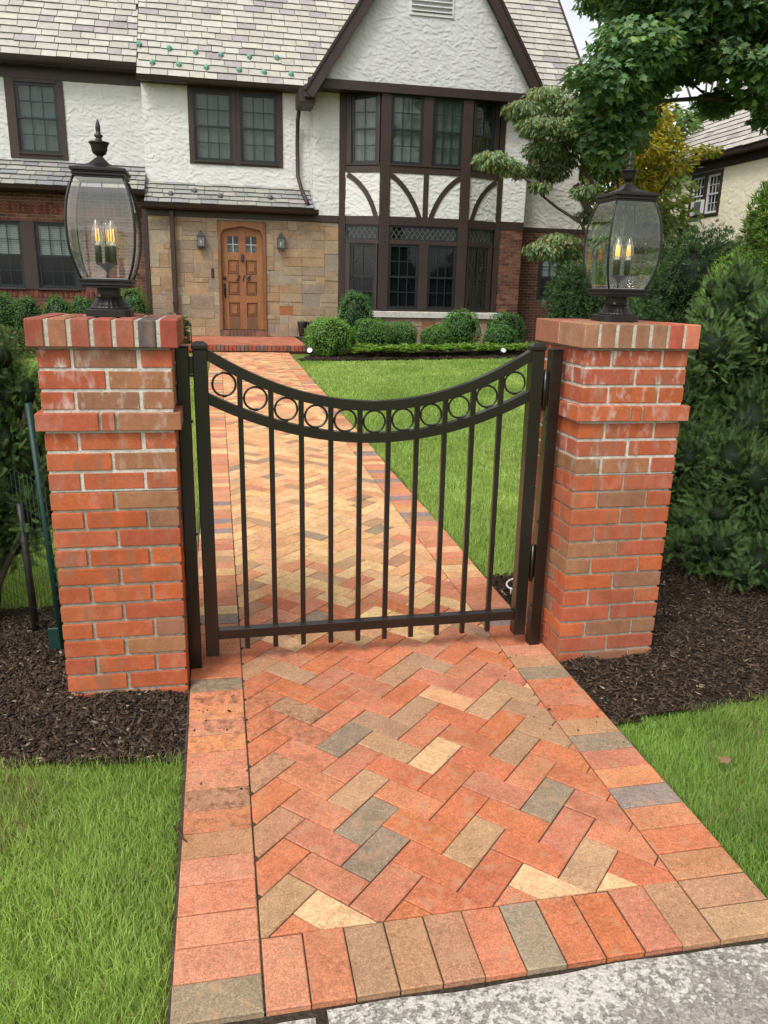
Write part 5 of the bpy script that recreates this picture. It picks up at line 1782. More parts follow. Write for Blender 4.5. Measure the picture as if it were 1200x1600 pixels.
# ground cover of pachysandra: whorls of leaves
r = np.random.default_rng(72)
poly = [(2.45, 13.75), (4.4, 14.15), (6.4, 14.65), (7.4, 14.9), (7.4, 15.7), (6.2, 15.45), (4.4, 15.0), (2.7, 14.9)]
n = 3400
x = r.uniform(2.3, 7.4, n); y = r.uniform(13.7, 16.2, n)
k = in_poly(x, y, poly); x = x[k]; y = y[k]; n = len(x)
parts = []
hh = r.uniform(0.05, 0.13, n) + 0.05 * vnoise(x + 20, y + 20, 2.5, 5)
tone = np.array([0.19, 0.32, 0.06])[None] * r.uniform(0.55, 1.35, (n, 1))
for q in range(7):
    a = q * 2 * PI / 7 + r.uniform(0, 0.5, n)
    el = r.uniform(0.1, 0.7, n)
    ax_ = np.stack([np.cos(a) * np.cos(el), np.sin(a) * np.cos(el), np.sin(el)], 1)
    up_ = np.stack([-np.cos(a) * np.sin(el), -np.sin(a) * np.sin(el), np.cos(el)], 1)
    R_ = np.stack([np.cross(ax_, up_), ax_, up_], 2)
    parts.append(scatter(*OVAL, np.stack([x, y, gza(y) + hh], 1), R_, r.uniform(0.06, 0.095, n), tone * r.uniform(0.8, 1.2, (n, 1))))
V, F, C = merge(parts)
props(np_mesh('ground_cover', V, F, C, M['leaf']), 'light green leafy ground cover in front of the boxwoods', 'ground cover', kind='stuff')

def tuft(k=7, w=0.17):
    V = []; F = []
    rr = random.Random(3)
    for i in range(k):
        a = 2 * PI * i / k + rr.uniform(-0.3, 0.3); e = rr.uniform(0.25, 0.95)
        d = np.array([math.sin(e) * math.cos(a), math.cos(e), math.sin(e) * math.sin(a)])
        sd = np.cross(d, np.array([rr.uniform(-1, 1), rr.uniform(-1, 1), rr.uniform(-1, 1)])); sd /= np.linalg.norm(sd)
        L = rr.uniform(0.7, 1.15); n0 = len(V)
        V += [sd * w * 0.2, d * L * 0.5 + sd * w / 2, d * L, d * L * 0.5 - sd * w / 2]
        F.append((n0, n0 + 1, n0 + 2, n0 + 3))
    return (V, [np.array(F)])


TUFT = tuft()
SPR = sprig(8, 1.0, 0.27, 0.062)
SPR2 = sprig(6, 1.0, 0.36, 0.13)


def conifer(name, label, clumps, base, n, size, col, seed, spr=SPR, up=0.5, cat='shrub', stems=4, core=0.72, corec=0.10, spread=0.5, group=None, part='foliage'):
    """clumps: list of (center, radii)"""
    r = np.random.default_rng(seed)
    root = thing(name, label, cat, base, group)
    vol = np.array([c[1][0] * c[1][1] + c[1][0] * c[1][2] for c in clumps]); vol = vol / vol.sum()
    parts = []
    for (c, rad), f in zip(clumps, vol):
        m = int(n * f)
        d = unit(m, r); rad = np.array(rad); c = np.array(c)
        pos = c + d * rad * r.uniform(0.45, 1.0, (m, 1))
        dr = d * 1.0 + np.array([0, 0, up]) + unit(m, r) * spread
        dr /= np.linalg.norm(dr, axis=1)[:, None]
        # the sprig's long axis (its local y) follows dr
        nn = unit(m, r) * 0.6 + np.array([0, 0, 0.6]) + d * 0.3; nn = nn - dr * (nn * dr).sum(1)[:, None]; nn /= np.linalg.norm(nn, axis=1)[:, None] + 1e-9
        R_ = np.stack([np.cross(dr, nn), dr, nn], 2)
        tone_ = r.uniform(0.4, 1.55, (m, 1)) * (0.7 + 0.6 * r.random())
        cl = np.asarray(col)[None] * tone_ * np.stack([r.uniform(0.85, 1.2, m), np.ones(m), r.uniform(0.8, 1.25, m)], 1)
        parts.append(scatter(*spr, pos, R_, r.uniform(0.7, 1.3, m) * size, cl))
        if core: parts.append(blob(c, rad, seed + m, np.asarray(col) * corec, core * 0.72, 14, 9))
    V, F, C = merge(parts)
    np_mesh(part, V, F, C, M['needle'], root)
    s = MB()
    for k in range(stems):
        c = clumps[(k * 3) % len(clumps)][0]
        b = np.array(base) + np.array([random.uniform(-0.08, 0.08), random.uniform(-0.08, 0.08), -0.04])
        m_ = (b + np.array(c)) / 2 + np.array([random.uniform(-0.05, 0.05)] * 3)
        s.tube([b, m_, c], [0.022, 0.016, 0.008], 8, (0.07, 0.05, 0.04))
    s.build('stem', M['bark'], root)
    return root


rd = random.Random(5)
# big yew beside the right pillar
cl = [((2.76, 2.72, 1.16), (0.32, 0.34, 0.30)), ((2.48, 2.85, 0.92), (0.24, 0.28, 0.24)), ((2.95, 2.70, 1.22), (0.34, 0.32, 0.30)), ((2.72, 2.68, 1.44), (0.16, 0.16, 0.20)), ((3.2, 2.75, 1.30), (0.36, 0.36, 0.34)),
      ((2.50, 2.70, 0.80), (0.34, 0.34, 0.28)), ((2.85, 2.50, 0.85), (0.36, 0.34, 0.32)), ((3.2, 2.55, 0.85), (0.40, 0.36, 0.36)), ((2.45, 2.70, 0.50), (0.30, 0.32, 0.26)), ((2.72, 2.48, 0.46), (0.34, 0.34, 0.30)),
      ((3.05, 2.42, 0.44), (0.38, 0.36, 0.34)), ((3.5, 2.7, 0.7), (0.45, 0.45, 0.5)), ((2.66, 2.34, 0.26), (0.26, 0.26, 0.18)), ((2.95, 2.22, 0.26), (0.30, 0.28, 0.2)), ((2.85, 3.0, 0.8), (0.6, 0.5, 0.65)), ((2.78, 2.72, 1.56), (0.09, 0.09, 0.14)), ((3.05, 2.66, 1.48), (0.1, 0.1, 0.14))]
def tufted(cl, k, rd_, f=0.42):
    out = []
    for c, r_ in cl:
        out.append((c, tuple(x * 0.8 for x in r_)))
        for _ in range(k):
            d = np.array([rd_.gauss(0, 1) for _ in range(3)]); d /= np.linalg.norm(d)
            q = np.array(c) + d * np.array(r_) * 0.85
            if q[2] < 0.12: continue
            s_ = f * rd_.uniform(0.7, 1.25)
            out.append((tuple(q), (r_[0] * s_, r_[1] * s_, r_[2] * s_ * 1.35)))
    return out


cl += [((2.72, 2.06, 0.20), (0.24, 0.2, 0.15)), ((3.0, 1.98, 0.20), (0.26, 0.22, 0.16)), ((2.52, 2.24, 0.18), (0.2, 0.2, 0.13)), ((3.3, 2.1, 0.25), (0.3, 0.3, 0.2))]
cl = tufted(cl, 6, rd)
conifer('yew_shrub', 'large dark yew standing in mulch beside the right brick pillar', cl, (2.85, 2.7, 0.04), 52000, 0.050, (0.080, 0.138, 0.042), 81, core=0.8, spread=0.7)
# narrow yew left of the left pillar
cl = [((-0.96, 2.35, 1.02), (0.16, 0.2, 0.22)), ((-0.90, 2.28, 0.60), (0.13, 0.18, 0.2)), ((-1.1, 2.3, 1.14), (0.18, 0.2, 0.18)), ((-0.98, 2.35, 0.92), (0.17, 0.2, 0.22)), ((-1.15, 2.3, 1.0), (0.2, 0.2, 0.25)), ((-0.90, 2.38, 0.74), (0.13, 0.2, 0.22)), ((-1.1, 2.25, 0.72), (0.24, 0.24, 0.26)), ((-0.98, 2.25, 0.45), (0.18, 0.22, 0.24)), ((-1.22, 2.2, 0.42), (0.26, 0.26, 0.28)), ((-1.45, 2.3, 0.7), (0.3, 0.3, 0.5)), ((-1.5, 2.2, 0.35), (0.3, 0.3, 0.3))]
cl = tufted(cl, 5, rd)
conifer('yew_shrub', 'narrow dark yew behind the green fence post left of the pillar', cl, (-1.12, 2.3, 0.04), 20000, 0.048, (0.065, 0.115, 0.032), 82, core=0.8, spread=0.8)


def lumps(cx, cy, z0, z1, rx, n, taper, rd, rz=0.4):
    out = []
    for k in range(n):
        t = (k + 0.5) / n
        w = rx * (1 - taper * t)
        a = rd.uniform(0, 2 * PI); q = w * rd.uniform(0.1, 0.75)
        rr = max(0.16, w * rd.uniform(0.45, 0.7))
        out.append(((cx + q * math.cos(a), cy + q * math.sin(a), z0 + (z1 - z0) * t), (rr, rr, rr * rd.uniform(0.9, 1.3))))
    return out


conifer('yew_hedge', 'dark mass of yew behind the right pillar and its lantern', lumps(6.2, 8.9, 0.4, 1.8, 1.15, 18, 0.15, rd), (6.2, 8.9, 0.16), 24000, 0.062, (0.055, 0.10, 0.036), 83, TUFT, core=0.78)
conifer('yew_hedge', 'dark bushy yew with ragged top under the cream house', lumps(7.9, 9.8, 0.4, 1.9, 1.1, 20, 0.3, rd), (7.9, 9.8, 0.17), 24000, 0.062, (0.06, 0.105, 0.036), 84, TUFT, core=0.74)
conifer('yew_hedge', 'loose dark shrub between the dogwood and the right lantern', lumps(6.6, 12.4, 0.4, 1.7, 1.1, 14, 0.2, rd), (6.6, 12.4, 0.2), 14000, 0.075, (0.055, 0.10, 0.036), 85, TUFT, core=0.74)
arb = []
for k in range(30):
    t = k / 29
    w = 1.22 * (1 - t ** 1.25) + 0.05
    a = k * 2.4; q = w * 0.5 * (1 if k % 2 else 0.7)
    rr = max(0.14, w * 0.50)
    arb.append(((6.33 + q * math.cos(a), 6.8 + q * math.sin(a), 0.4 + 3.3 * t), (rr, rr, rr * 1.15 + 0.08)))
conifer('arborvitae', 'cone shaped green arborvitae rising at the right edge above the yew', arb, (6.33, 6.8, 0.12), 42000, 0.065, (0.12, 0.21, 0.035), 86, TUFT, up=0.9, cat='tree', core=0.78, part='crown')

# ---- broadleaf trees
def branchy(mb, p, q, r0, r1, rd, col, sag=0.0, n=7):
    p = np.array(p, float); q = np.array(q, float)
    pts = [p]
    for k in range(1, n):
        t = k / (n - 1)
        x = p + (q - p) * t
        x[2] += 0.25 * np.linalg.norm(q - p) * sag * math.sin(PI * t)
        if k < n - 1: x += np.array([rd.gauss(0, 1) for _ in range(3)]) * 0.03 * np.linalg.norm(q - p)
        pts.append(x)
    mb.tube(pts, np.linspace(r0, r1, len(pts)), 8, col)


def broadleaf(name, label, base, trunk, limbs, clumps, leaf, n, size, cols, seed, droop=0.4, cat='tree', twigs=True, r0=0.12, barkc=(0.07, 0.055, 0.045), flat=0.6, group=None):
    r = np.random.default_rng(seed); rd_ = random.Random(seed)
    root = thing(name, label, cat, base, group)
    s = MB()
    s.tube(trunk, np.linspace(r0, r0 * 0.55, len(trunk)), 10, barkc)
    s.build('trunk', M['bark'], root)
    s = MB()
    for L in limbs:
        m = len(L)
        s.tube(L, np.linspace(r0 * 0.42, r0 * 0.10, m), 8, barkc)
    parts = []
    vol = np.array([c[1][0] * c[1][1] for c in clumps]); vol = vol / vol.sum()
    for (c, rad), f in zip(clumps, vol):
        m = int(n * f)
        c = np.array(c); rad = np.array(rad)
        if twigs:
            src = limbs[int(np.argmin([min(np.linalg.norm(np.array(p) - c) for p in L) for L in limbs]))]
            p = min(src, key=lambda p: np.linalg.norm(np.array(p) - c))
            branchy(s, p, c, max(0.008, r0 * 0.10), 0.004, rd_, barkc, 0.2, 6)
            for _ in range(4):
                e = c + unit(1, r)[0] * rad * 0.8
                branchy(s, c, e, 0.006, 0.003, rd_, barkc, 0.1, 4)
        d = unit(m, r)
        pos = c + d * rad * (r.random((m, 1)) ** 0.45)
        nr = np.array([0, 0, 1.0]) * flat + d * 0.5 + unit(m, r) * 0.55
        out = d * np.array([1, 1, 0.2]) + unit(m, r) * 0.5 + np.array([0, 0, -droop])
        out /= np.linalg.norm(out, axis=1)[:, None]
        nr = nr - out * (nr * out).sum(1)[:, None]; nr /= np.linalg.norm(nr, axis=1)[:, None] + 1e-9
        R_ = np.stack([np.cross(out, nr), out, nr], 2)
        base_c = np.array(cols)[r.integers(0, len(cols), m)]
        tone_ = (0.75 + 0.5 * r.random()) * r.uniform(0.65, 1.35, (m, 1))
        parts.append(scatter(*leaf, pos, R_, r.uniform(0.7, 1.25, m) * size, base_c * tone_))
    s.build('limbs', M['bark'], root)
    V, F, C = merge(parts)
    np_mesh('crown', V, F, C, M['leaf'], root)
    return root


# dogwood in tiers before the right end of the house
dg_pts = [(5.96, 4.96, .40), (6.58, 5.30, .42), (6.97, 5.06, .40), (6.19, 4.62, .42), (6.53, 4.28, .42), (6.75, 3.92, .36), (5.31, 3.99, .36), (5.62, 3.9, .3), (6.04, 3.93, .30), (7.19, 4.54, .46), (6.42, 2.36, .36), (6.9, 2.55, .4),
          (7.16, 2.40, .46), (7.37, 2.05, .40), (7.58, 4.74, .50), (7.87, 4.04, .48), (7.4, 5.19, .42), (7.89, 2.55, .44), (7.3, 3.5, .3), (8.3, 4.6, .5), (8.4, 3.4, .5), (6.3, 3.55, .2), (6.9, 4.75, .35), (7.0, 4.2, .35), (7.3, 5.6, .35), (6.75, 4.6, .3), (7.6, 3.1, .3)]
cl = [((x, 14.75 + 0.35 * math.sin(i * 1.7), z), (w * 1.1, w, w * 0.50)) for i, (x, z, w) in enumerate(dg_pts)]
lm = [[(8.05, 14.6, 1.55), (7.35, 14.7, 2.92), (6.83, 14.75, 3.19), (6.49, 14.75, 3.40), (6.15, 14.75, 3.67), (5.62, 14.7, 3.92)],
      [(8.08, 14.6, 1.9), (7.67, 14.7, 3.55), (7.18, 14.8, 4.04), (6.86, 14.8, 4.4), (6.61, 14.85, 5.03)], [(8.1, 14.6, 1.6), (7.7, 14.5, 2.2), (7.2, 14.4, 2.5), (6.5, 14.45, 2.45)],
      [(8.1, 14.6, 1.9), (8.2, 14.7, 3.2), (8.0, 14.9, 4.4), (7.5, 14.9, 5.1)], [(6.49, 14.75, 3.40), (6.45, 14.8, 3.9), (6.3, 14.8, 4.4), (6.0, 14.8, 4.9)]]
broadleaf('dogwood', 'dogwood with tiered drooping leaves before the right end of the house', (8.1, 14.6, 0.25), [(8.1, 14.6, 0.2), (8.12, 14.6, 1.0), (8.08, 14.6, 1.95)], lm, cl, LONG, 21000, 0.105,
          [(0.16, 0.25, 0.11), (0.19, 0.28, 0.13), (0.14, 0.22, 0.10), (0.23, 0.26, 0.10), (0.26, 0.24, 0.11)], 91, droop=0.75, r0=0.10)

# yellowing tree behind the right lantern
cl = [((x, 16.3 + 0.5 * math.sin(i * 2.1), z), (0.5, 0.5, 0.34)) for i, (x, z) in enumerate([(9.7, 4.96), (10.1, 4.9), (9.95, 4.44), (9.5, 4.21), (9.75, 3.9), (9.13, 4.66), (9.3, 5.39), (9.8, 5.5), (9.1, 3.9), (8.8, 5.2)])]
broadleaf('yellowing_tree', 'small tree with yellow autumn leaves behind the right lantern', (9.4, 16.6, 0.3), [(9.4, 16.6, 0.2), (9.42, 16.6, 1.8), (9.45, 16.5, 3.0)],
          [[(9.45, 16.5, 2.9), (9.6, 16.4, 3.8), (10.0, 16.3, 4.6), (10.5, 16.3, 5.0)], [(9.45, 16.5, 2.9), (9.4, 16.4, 4.2), (9.3, 16.4, 5.3)], [(9.45, 16.5, 2.8), (9.8, 16.4, 3.5), (10.4, 16.3, 4.5), (11.0, 16.2, 4.72)]],
          cl + [((10.95, 16.2, 4.72), (0.34, 0.3, 0.12))], OVAL, 4600, 0.13, [(0.60, 0.46, 0.04), (0.52, 0.44, 0.05), (0.32, 0.36, 0.06), (0.18, 0.26, 0.06), (0.58, 0.40, 0.07)], 92, droop=0.5, r0=0.10)

# the big maple: crown hanging in from the right
rd = random.Random(14)
def crown_floor(x):
    return float(np.interp(x, [4.8, 5.1, 5.45, 5.8, 6.15, 6.45, 7.3, 7.9, 8.5, 9.5, 14], [6.6, 5.7, 4.75, 3.95, 3.75, 4.55, 4.75, 4.5, 4.35, 4.6, 4.2]))
cl = []
tries = 0
while len(cl) < 175 and tries < 30000:
    tries += 1
    x = rd.uniform(5.15, 10.6); y = rd.uniform(9.9, 13.0); z = rd.uniform(3.7, 9.3)
    rr = rd.uniform(0.36, 0.68)
    if x < 0.425 * (y + 1.39) + rr * 0.75: continue
    if z < crown_floor(x * 12.39 / (y + 1.39)) + rr * 0.45: continue
    if z > 9.4 - 0.30 * abs(x - 10) ** 1.2 + 0.5 and x < 8: pass
    if any(math.dist((x, y, z), c[0]) < 0.40 for c in cl): continue
    cl.append(((x, y, z), (rr, rr, rr * 0.55)))
# loose low twigs at the right
cl += [((8.75, 10.9, 4.30), (0.4, 0.35, 0.2)), ((8.35, 10.8, 4.55), (0.35, 0.3, 0.2)), ((6.02, 11.0, 3.78), (0.42, 0.4, 0.34)), ((5.75, 11.0, 4.1), (0.4, 0.4, 0.4)), ((6.35, 11.0, 4.3), (0.45, 0.4, 0.4)), ((9.1, 10.9, 4.5), (0.5, 0.4, 0.25)), ((6.0, 11.1, 4.7), (0.5, 0.5, 0.4))]
T0 = (12.4, 12.2, 3.4)
lm = []
for e in ((5.6, 11.2, 6.4), (5.9, 11.0, 4.9), (6.2, 11.1, 4.1), (7.4, 10.6, 5.1), (8.7, 10.8, 4.7), (7.5, 12.4, 7.2), (9.0, 11.5, 8.3), (9.5, 10.6, 5.6), (7.0, 11.6, 8.0)):
    p = np.array(T0); q = np.array(e)
    L = [p]
    for k in range(1, 8):
        t = k / 7
        m_ = p + (q - p) * t; m_[2] += 0.8 * math.sin(PI * t) ** 1.0
        m_ += np.array([rd.gauss(0, 0.10) for _ in range(3)]) * (k < 7)
        L.append(m_)
    lm.append(L)
broadleaf('maple_tree', 'big dark green maple reaching in over the right lantern', (12.4, 12.2, 0.25), [(12.4, 12.2, 0.1), (12.45, 12.2, 1.6), (12.4, 12.2, 3.5), (12.0, 12.0, 6.0), (11.6, 11.8, 8.0)], lm, cl, MAPLE, 76000, 0.112,
          [(0.115, 0.21, 0.09), (0.10, 0.19, 0.085), (0.135, 0.235, 0.095), (0.20, 0.29, 0.085), (0.08, 0.155, 0.07)], 93, droop=0.55, r0=0.20, flat=0.8)

# trees standing behind the houses
def back_tree(label, x, y, z0, z1, rx, cols, seed, n=5200):
    rd_ = random.Random(seed)
    cl = []
    for k in range(46):
        t = rd_.random()
        z = z0 + (z1 - z0) * t
        w = rx * (0.55 + 0.9 * math.sin(PI * min(1, t * 0.9 + 0.12)) * 0.55)
        a = rd_.uniform(0, 2 * PI); q = w * rd_.uniform(0.2, 1) ** 0.5
        rr = rd_.uniform(0.6, 1.0)
        cl.append(((x + q * math.cos(a), y + q * math.sin(a), z), (rr, rr, rr * 0.6)))
    lm = [[(x, y, z0 + 0.3), (x + rd_.uniform(-.4, .4) * rx, y, (z0 + z1) / 2), (x + rd_.uniform(-1, 1) * rx, y + rd_.uniform(-.5, .5) * rx, z1 - 0.6)] for _ in range(5)]
    broadleaf('background_tree', label, (x, y, 0.3), [(x, y, 0.2), (x, y, (z0 + z1) / 2), (x, y, z1 - 1)], lm, cl, OVAL, n, 0.26, cols, seed, droop=0.4, r0=0.2)


G1 = [(0.09, 0.16, 0.05), (0.12, 0.19, 0.06), (0.14, 0.21, 0.065)]
G2 = [(0.12, 0.19, 0.05), (0.18, 0.23, 0.06), (0.20, 0.23, 0.06), (0.10, 0.16, 0.05)]
back_tree('tall green tree rising beyond the right end of the tiled roof', 13.2, 24.5, 1.2, 9.5, 2.2, G1, 101)
back_tree('olive green tree filling the gap between the two houses', 11.2, 20.8, 0.8, 6.6, 1.5, G2, 102, 4200)
back_tree('leafy tree seen through the maple above the cream house', 18.5, 28, 2.0, 12, 3.0, G1, 103)
back_tree('low green tree beside the yellowing tree at the house corner', 10.6, 18.2, 0.5, 3.9, 1.1, G2, 104, 3000)

# ------------------------------------------------------------------ the cream house next door
nb = thing('neighbour_house', 'cream stucco house with brown trimmed windows beyond the arborvitae', 'house', (17, 18, 0.3))
NX = 14.0
Rn, tn = frame((NX, 23.0), (0, -1))       # u runs towards the camera, local y points to +X
u_of = lambda Y: 23.0 - Y
stucco((Rn, tn), 0, 11, 0.2, 5.25, nb, holes((u_of(21.6), u_of(20.98), 3.82, 4.92), (u_of(20.86), u_of(20.22), 3.82, 4.92)), 120, col=(0.90, 0.82, 0.63), res=0.03)
for (ya, yb) in ((21.60, 21.0), (20.84, 20.24)):
    window((Rn, tn), u_of(ya), u_of(yb), 3.84, 4.90, nb, cols=3, rows=4, casing=(0.1, 0.078 if yb > 20.9 else 0.1, 0.10, 0.08), back=(0.03, 0.033, 0.035), sashc=(0.62, 0.62, 0.62), sill=False)
m_ = MB(Rn, tn); m_.box(0, 11, -0.03, 0.03, 5.02, 5.25, BRN, 0.004); m_.build('frieze', M['trim'], nb)
m_ = MB(Rn, tn); m_.box(0, 11.2, -0.34, 0.0, 5.25, 5.36, BRN, 0.006); m_.build('gutter', M['trim'], nb)
m_ = MB(Rn, tn); m_.box(0.0, 0.12, -0.06, 0.02, 0.3, 5.0, (0.5, 0.46, 0.4), 0.01); m_.tube([(0.25, -0.07, 0.3), (0.25, -0.07, 5.2)], 0.04, 8, (0.35, 0.31, 0.28)); m_.build('downspout', M['trim'], nb)
d = np.array([1.0, 0, 1.0]); d /= np.linalg.norm(d)
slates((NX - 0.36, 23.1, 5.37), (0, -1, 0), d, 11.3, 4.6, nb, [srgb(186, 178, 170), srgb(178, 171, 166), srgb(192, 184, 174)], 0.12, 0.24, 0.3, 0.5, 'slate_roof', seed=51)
m_ = MB()
m_.box(NX + 0.13, 22, 12.0, 22.95, 0.1, 5.25, (0.6, 0.53, 0.4))
m_.add([(NX, 22.95, 5.25), (21, 22.95, 5.25), (17.4, 22.95, 8.5), (NX, 12.0, 5.25), (21, 12.0, 5.25), (17.4, 12.0, 8.5)], [(0, 1, 2), (5, 4, 3), (1, 4, 5, 2)], (0.6, 0.53, 0.4))
m_.build('wall_core', M['stucco'], nb)
# fan unit in the lower sash
ac = MB(Rn, tn); ua = u_of(21.28)
ac.box(ua, ua + 0.42, -0.12, 0.02, 3.86, 4.24, (0.62, 0.62, 0.6), 0.01); ac.box(ua + 0.05, ua + 0.37, -0.125, -0.115, 3.91, 4.19, (0.12, 0.13, 0.14))
ac.build('window_fan', M['plain'], nb)

# ------------------------------------------------------------------ small things
# wire fence left of the left pillar
wf = thing('wire_fence', 'green wire fence with a leaning green post beside the left pillar', 'fence', (-0.75, 1.9, 0.034))
GP = (0.006, 0.035, 0.026)
m_ = MB()
m_.tube([(-0.735, 1.88, 0.0), (-0.785, 1.90, 1.07)], 0.013, 10, GP); m_.box(-0.79, -0.70, 1.872, 1.884, 0.03, 0.13, GP, 0.003)
for k in range(14):
    z = 0.2 + k * 0.06; x = -0.735 - 0.05 * z / 1.07
    m_.box(x + 0.008, x + 0.017, 1.868, 1.886, z, z + 0.012, GP)
m_.build('green_post', M['plain'], wf)
m_ = MB(); m_.tube([(-0.885, 2.08, 0.0), (-0.90, 2.09, 0.62)], 0.016, 8, (0.02, 0.016, 0.015)); m_.build('dark_stake', M['plain'], wf)
m_ = MB()
P = np.array([-0.745, 1.885]); Q = np.array([-0.892, 2.085]); Q2 = Q + (Q - P) * 4
for k in range(10):
    z = 0.08 + k * 0.075
    m_.tube([(P[0] - 0.004 * k, P[1], z), ((P[0] + Q[0]) / 2, (P[1] + Q[1]) / 2, z - 0.008), (Q[0], Q[1], z), (Q2[0], Q2[1], z)], 0.0009, 5, (0.02, 0.05, 0.035))
for k in range(28):
    t = k / 14
    x, y = P + (Q - P) * t * 2.2
    m_.tube([(x, y, 0.05), (x + 0.004 * math.sin(k * 3), y, 0.4), (x - 0.006, y, 0.76)], 0.0008, 5, (0.02, 0.05, 0.035))
m_.build('wire_mesh', M['plain'], wf)

# white hoop by the gate hinge
m_ = MB()
pts = [(1.412 + 0.052 * math.cos(a), 2.20 + 0.052 * math.sin(a), 0.085 + 0.012 * math.sin(a + 0.6)) for a in np.linspace(0, 2 * PI, 30)]
m_.tube(pts, 0.0045, 8, (0.72, 0.72, 0.68), cap=False)
m_.tube([(1.37, 2.17, 0.082), (1.37, 2.17, 0.02)], 0.004, 6, (0.6, 0.6, 0.56)); m_.tube([(1.455, 2.22, 0.092), (1.455, 2.22, 0.02)], 0.004, 6, (0.6, 0.6, 0.56))
props(m_.build('wire_hoop', M['plain']), 'white wire hoop standing in mulch behind the gate hinge', 'hoop')


def spot(label, x, y, tilt):
    root = thing('garden_spotlight', label, 'light', (x, y, gz(y)), 'garden spotlights in the beds')
    z = gz(y)
    m_ = MB(); m_.tube([(x, y, z - 0.03), (x, y, z + 0.05)], 0.012, 8, (0.02, 0.03, 0.025)); m_.build('spike', M['plain'], root)
    m_ = MB(); a = np.array([math.sin(tilt), -0.75, 0.45]); a /= np.linalg.norm(a); c = np.array([x, y, z + 0.09])
    m_.tube([c - a * 0.09, c - a * 0.06, c, c + a * 0.03], [0.022, 0.045, 0.055, 0.06], 14, (0.05, 0.06, 0.055)); m_.build('lamp_body', M['plain'], root)
    m_ = MB(); m_.tube([c + a * 0.031, c + a * 0.04], [0.056, 0.045], 14, (0.78, 0.80, 0.80)); m_.build('lens', M['plain'], root)


spot('white faced garden spotlight at the terrace corner by the wide boxwood', 1.68, 14.02, -0.3)
spot('white faced garden spotlight at the lawn edge near the right gate post', 5.70, 14.35, 0.1)
spot('white faced garden spotlight at the left edge by the azalea', -3.30, 12.0, 0.4)

# tall dark planters right of the terrace
for (x, lab, tl) in ((1.84, 'dark tapered pot by the stone wall, nearer the door', -0.06), (2.07, 'dark tapered pot by the stone wall, nearer the tall boxwood', 0.05)):
    root = thing('plant_pot', lab, 'pot', (x, 17.0, 0.31), 'dark pots by the stone wall')
    m_ = MB(); m_.lathe([(0.07, 0.0), (0.08, 0.05), (0.115, 0.30), (0.118, 0.33), (0.10, 0.33), (0.095, 0.29)], (x, 17.0, 0.44), 16, (0.02, 0.016, 0.015)); m_.build('pot_body', M['plain'], root)
    m_ = MB()
    m_.box(x - 0.075, x + 0.075, 16.92, 17.08, 0.28, 0.442, (0.05, 0.045, 0.04), 0.01); m_.build('pot_foot', M['plain'], root)
    m_ = MB()
    for k in range(5):
        a = k * 1.3
        m_.tube([(x, 17, 0.74), (x + 0.03 * math.cos(a), 17 + 0.03 * math.sin(a), 0.80), (x + 0.07 * math.cos(a), 17 + 0.07 * math.sin(a), 0.80 + 0.02 * k)], [0.006, 0.005, 0.003], 6, (0.30, 0.30, 0.16))
    m_.build('dry_stalks', M['leaf'], root)

# plant and dark lantern beside the terrace, above the left gate post
r = np.random.default_rng(75)
pl = thing('leafy_perennial', 'light green leafy plant at the left end of the terrace', 'plant', (-0.85, 15.2, 0.28))
n = 900
tt = r.random(n)
a = r.uniform(0, 2 * PI, n)
pos = np.stack([-0.85 + 0.20 * np.cos(a) * r.random(n) ** 0.5, 15.1 + 0.2 * np.sin(a) * r.random(n) ** 0.5, 0.28 + 0.62 * tt], 1)
dr = np.stack([np.cos(a), np.sin(a), r.uniform(-0.3, 0.8, n)], 1); dr /= np.linalg.norm(dr, axis=1)[:, None]
nn = np.array([0, 0, 1.0]) - dr * dr[:, 2:3]; nn /= np.linalg.norm(nn, axis=1)[:, None]
V, F, C = scatter(*OVAL, pos, np.stack([np.cross(dr, nn), dr, nn], 2), r.uniform(0.06, 0.13, n), np.array([[0.13, 0.22, 0.05]]) * r.uniform(0.6, 1.4, (n, 1)))
np_mesh('foliage', V, F, C, M['leaf'], pl)
m_ = MB()
for k in range(7): m_.tube([(-0.85, 15.1, 0.25), (-0.85 + 0.14 * math.cos(k), 15.1 + 0.14 * math.sin(k), 0.8)], 0.006, 6, (0.10, 0.12, 0.04))
m_.build('stem', M['bark'], pl)
dl = thing('floor_lantern', 'small dark lantern standing among plants at the terrace end', 'lantern', (-0.62, 15.3, 0.39))
m_ = MB(); m_.box(-0.70, -0.56, 15.23, 15.37, 0.388, 0.42, BLK, 0.004); m_.box(-0.70, -0.56, 15.23, 15.37, 0.72, 0.74, BLK, 0.004)
for (x, y) in ((-0.69, 15.24), (-0.57, 15.24), (-0.69, 15.36), (-0.57, 15.36)): m_.box(x - 0.008, x + 0.008, y - 0.008, y + 0.008, 0.42, 0.72, BLK)
m_.build('lantern_frame', M['plain'], dl)
m_ = MB(); m_.add([(-0.71, 15.22, 0.74), (-0.55, 15.22, 0.74), (-0.55, 15.38, 0.74), (-0.71, 15.38, 0.74), (-0.63, 15.3, 0.84)], [(0, 1, 4), (1, 2, 4), (2, 3, 4), (3, 0, 4)], BLK); m_.build('lantern_roof', M['plain'], dl)
m_ = MB(); m_.tube([(-0.63, 15.3, 0.42), (-0.63, 15.3, 0.6)], 0.035, 12, (0.5, 0.46, 0.38)); m_.build('candle', M['plain'], dl)

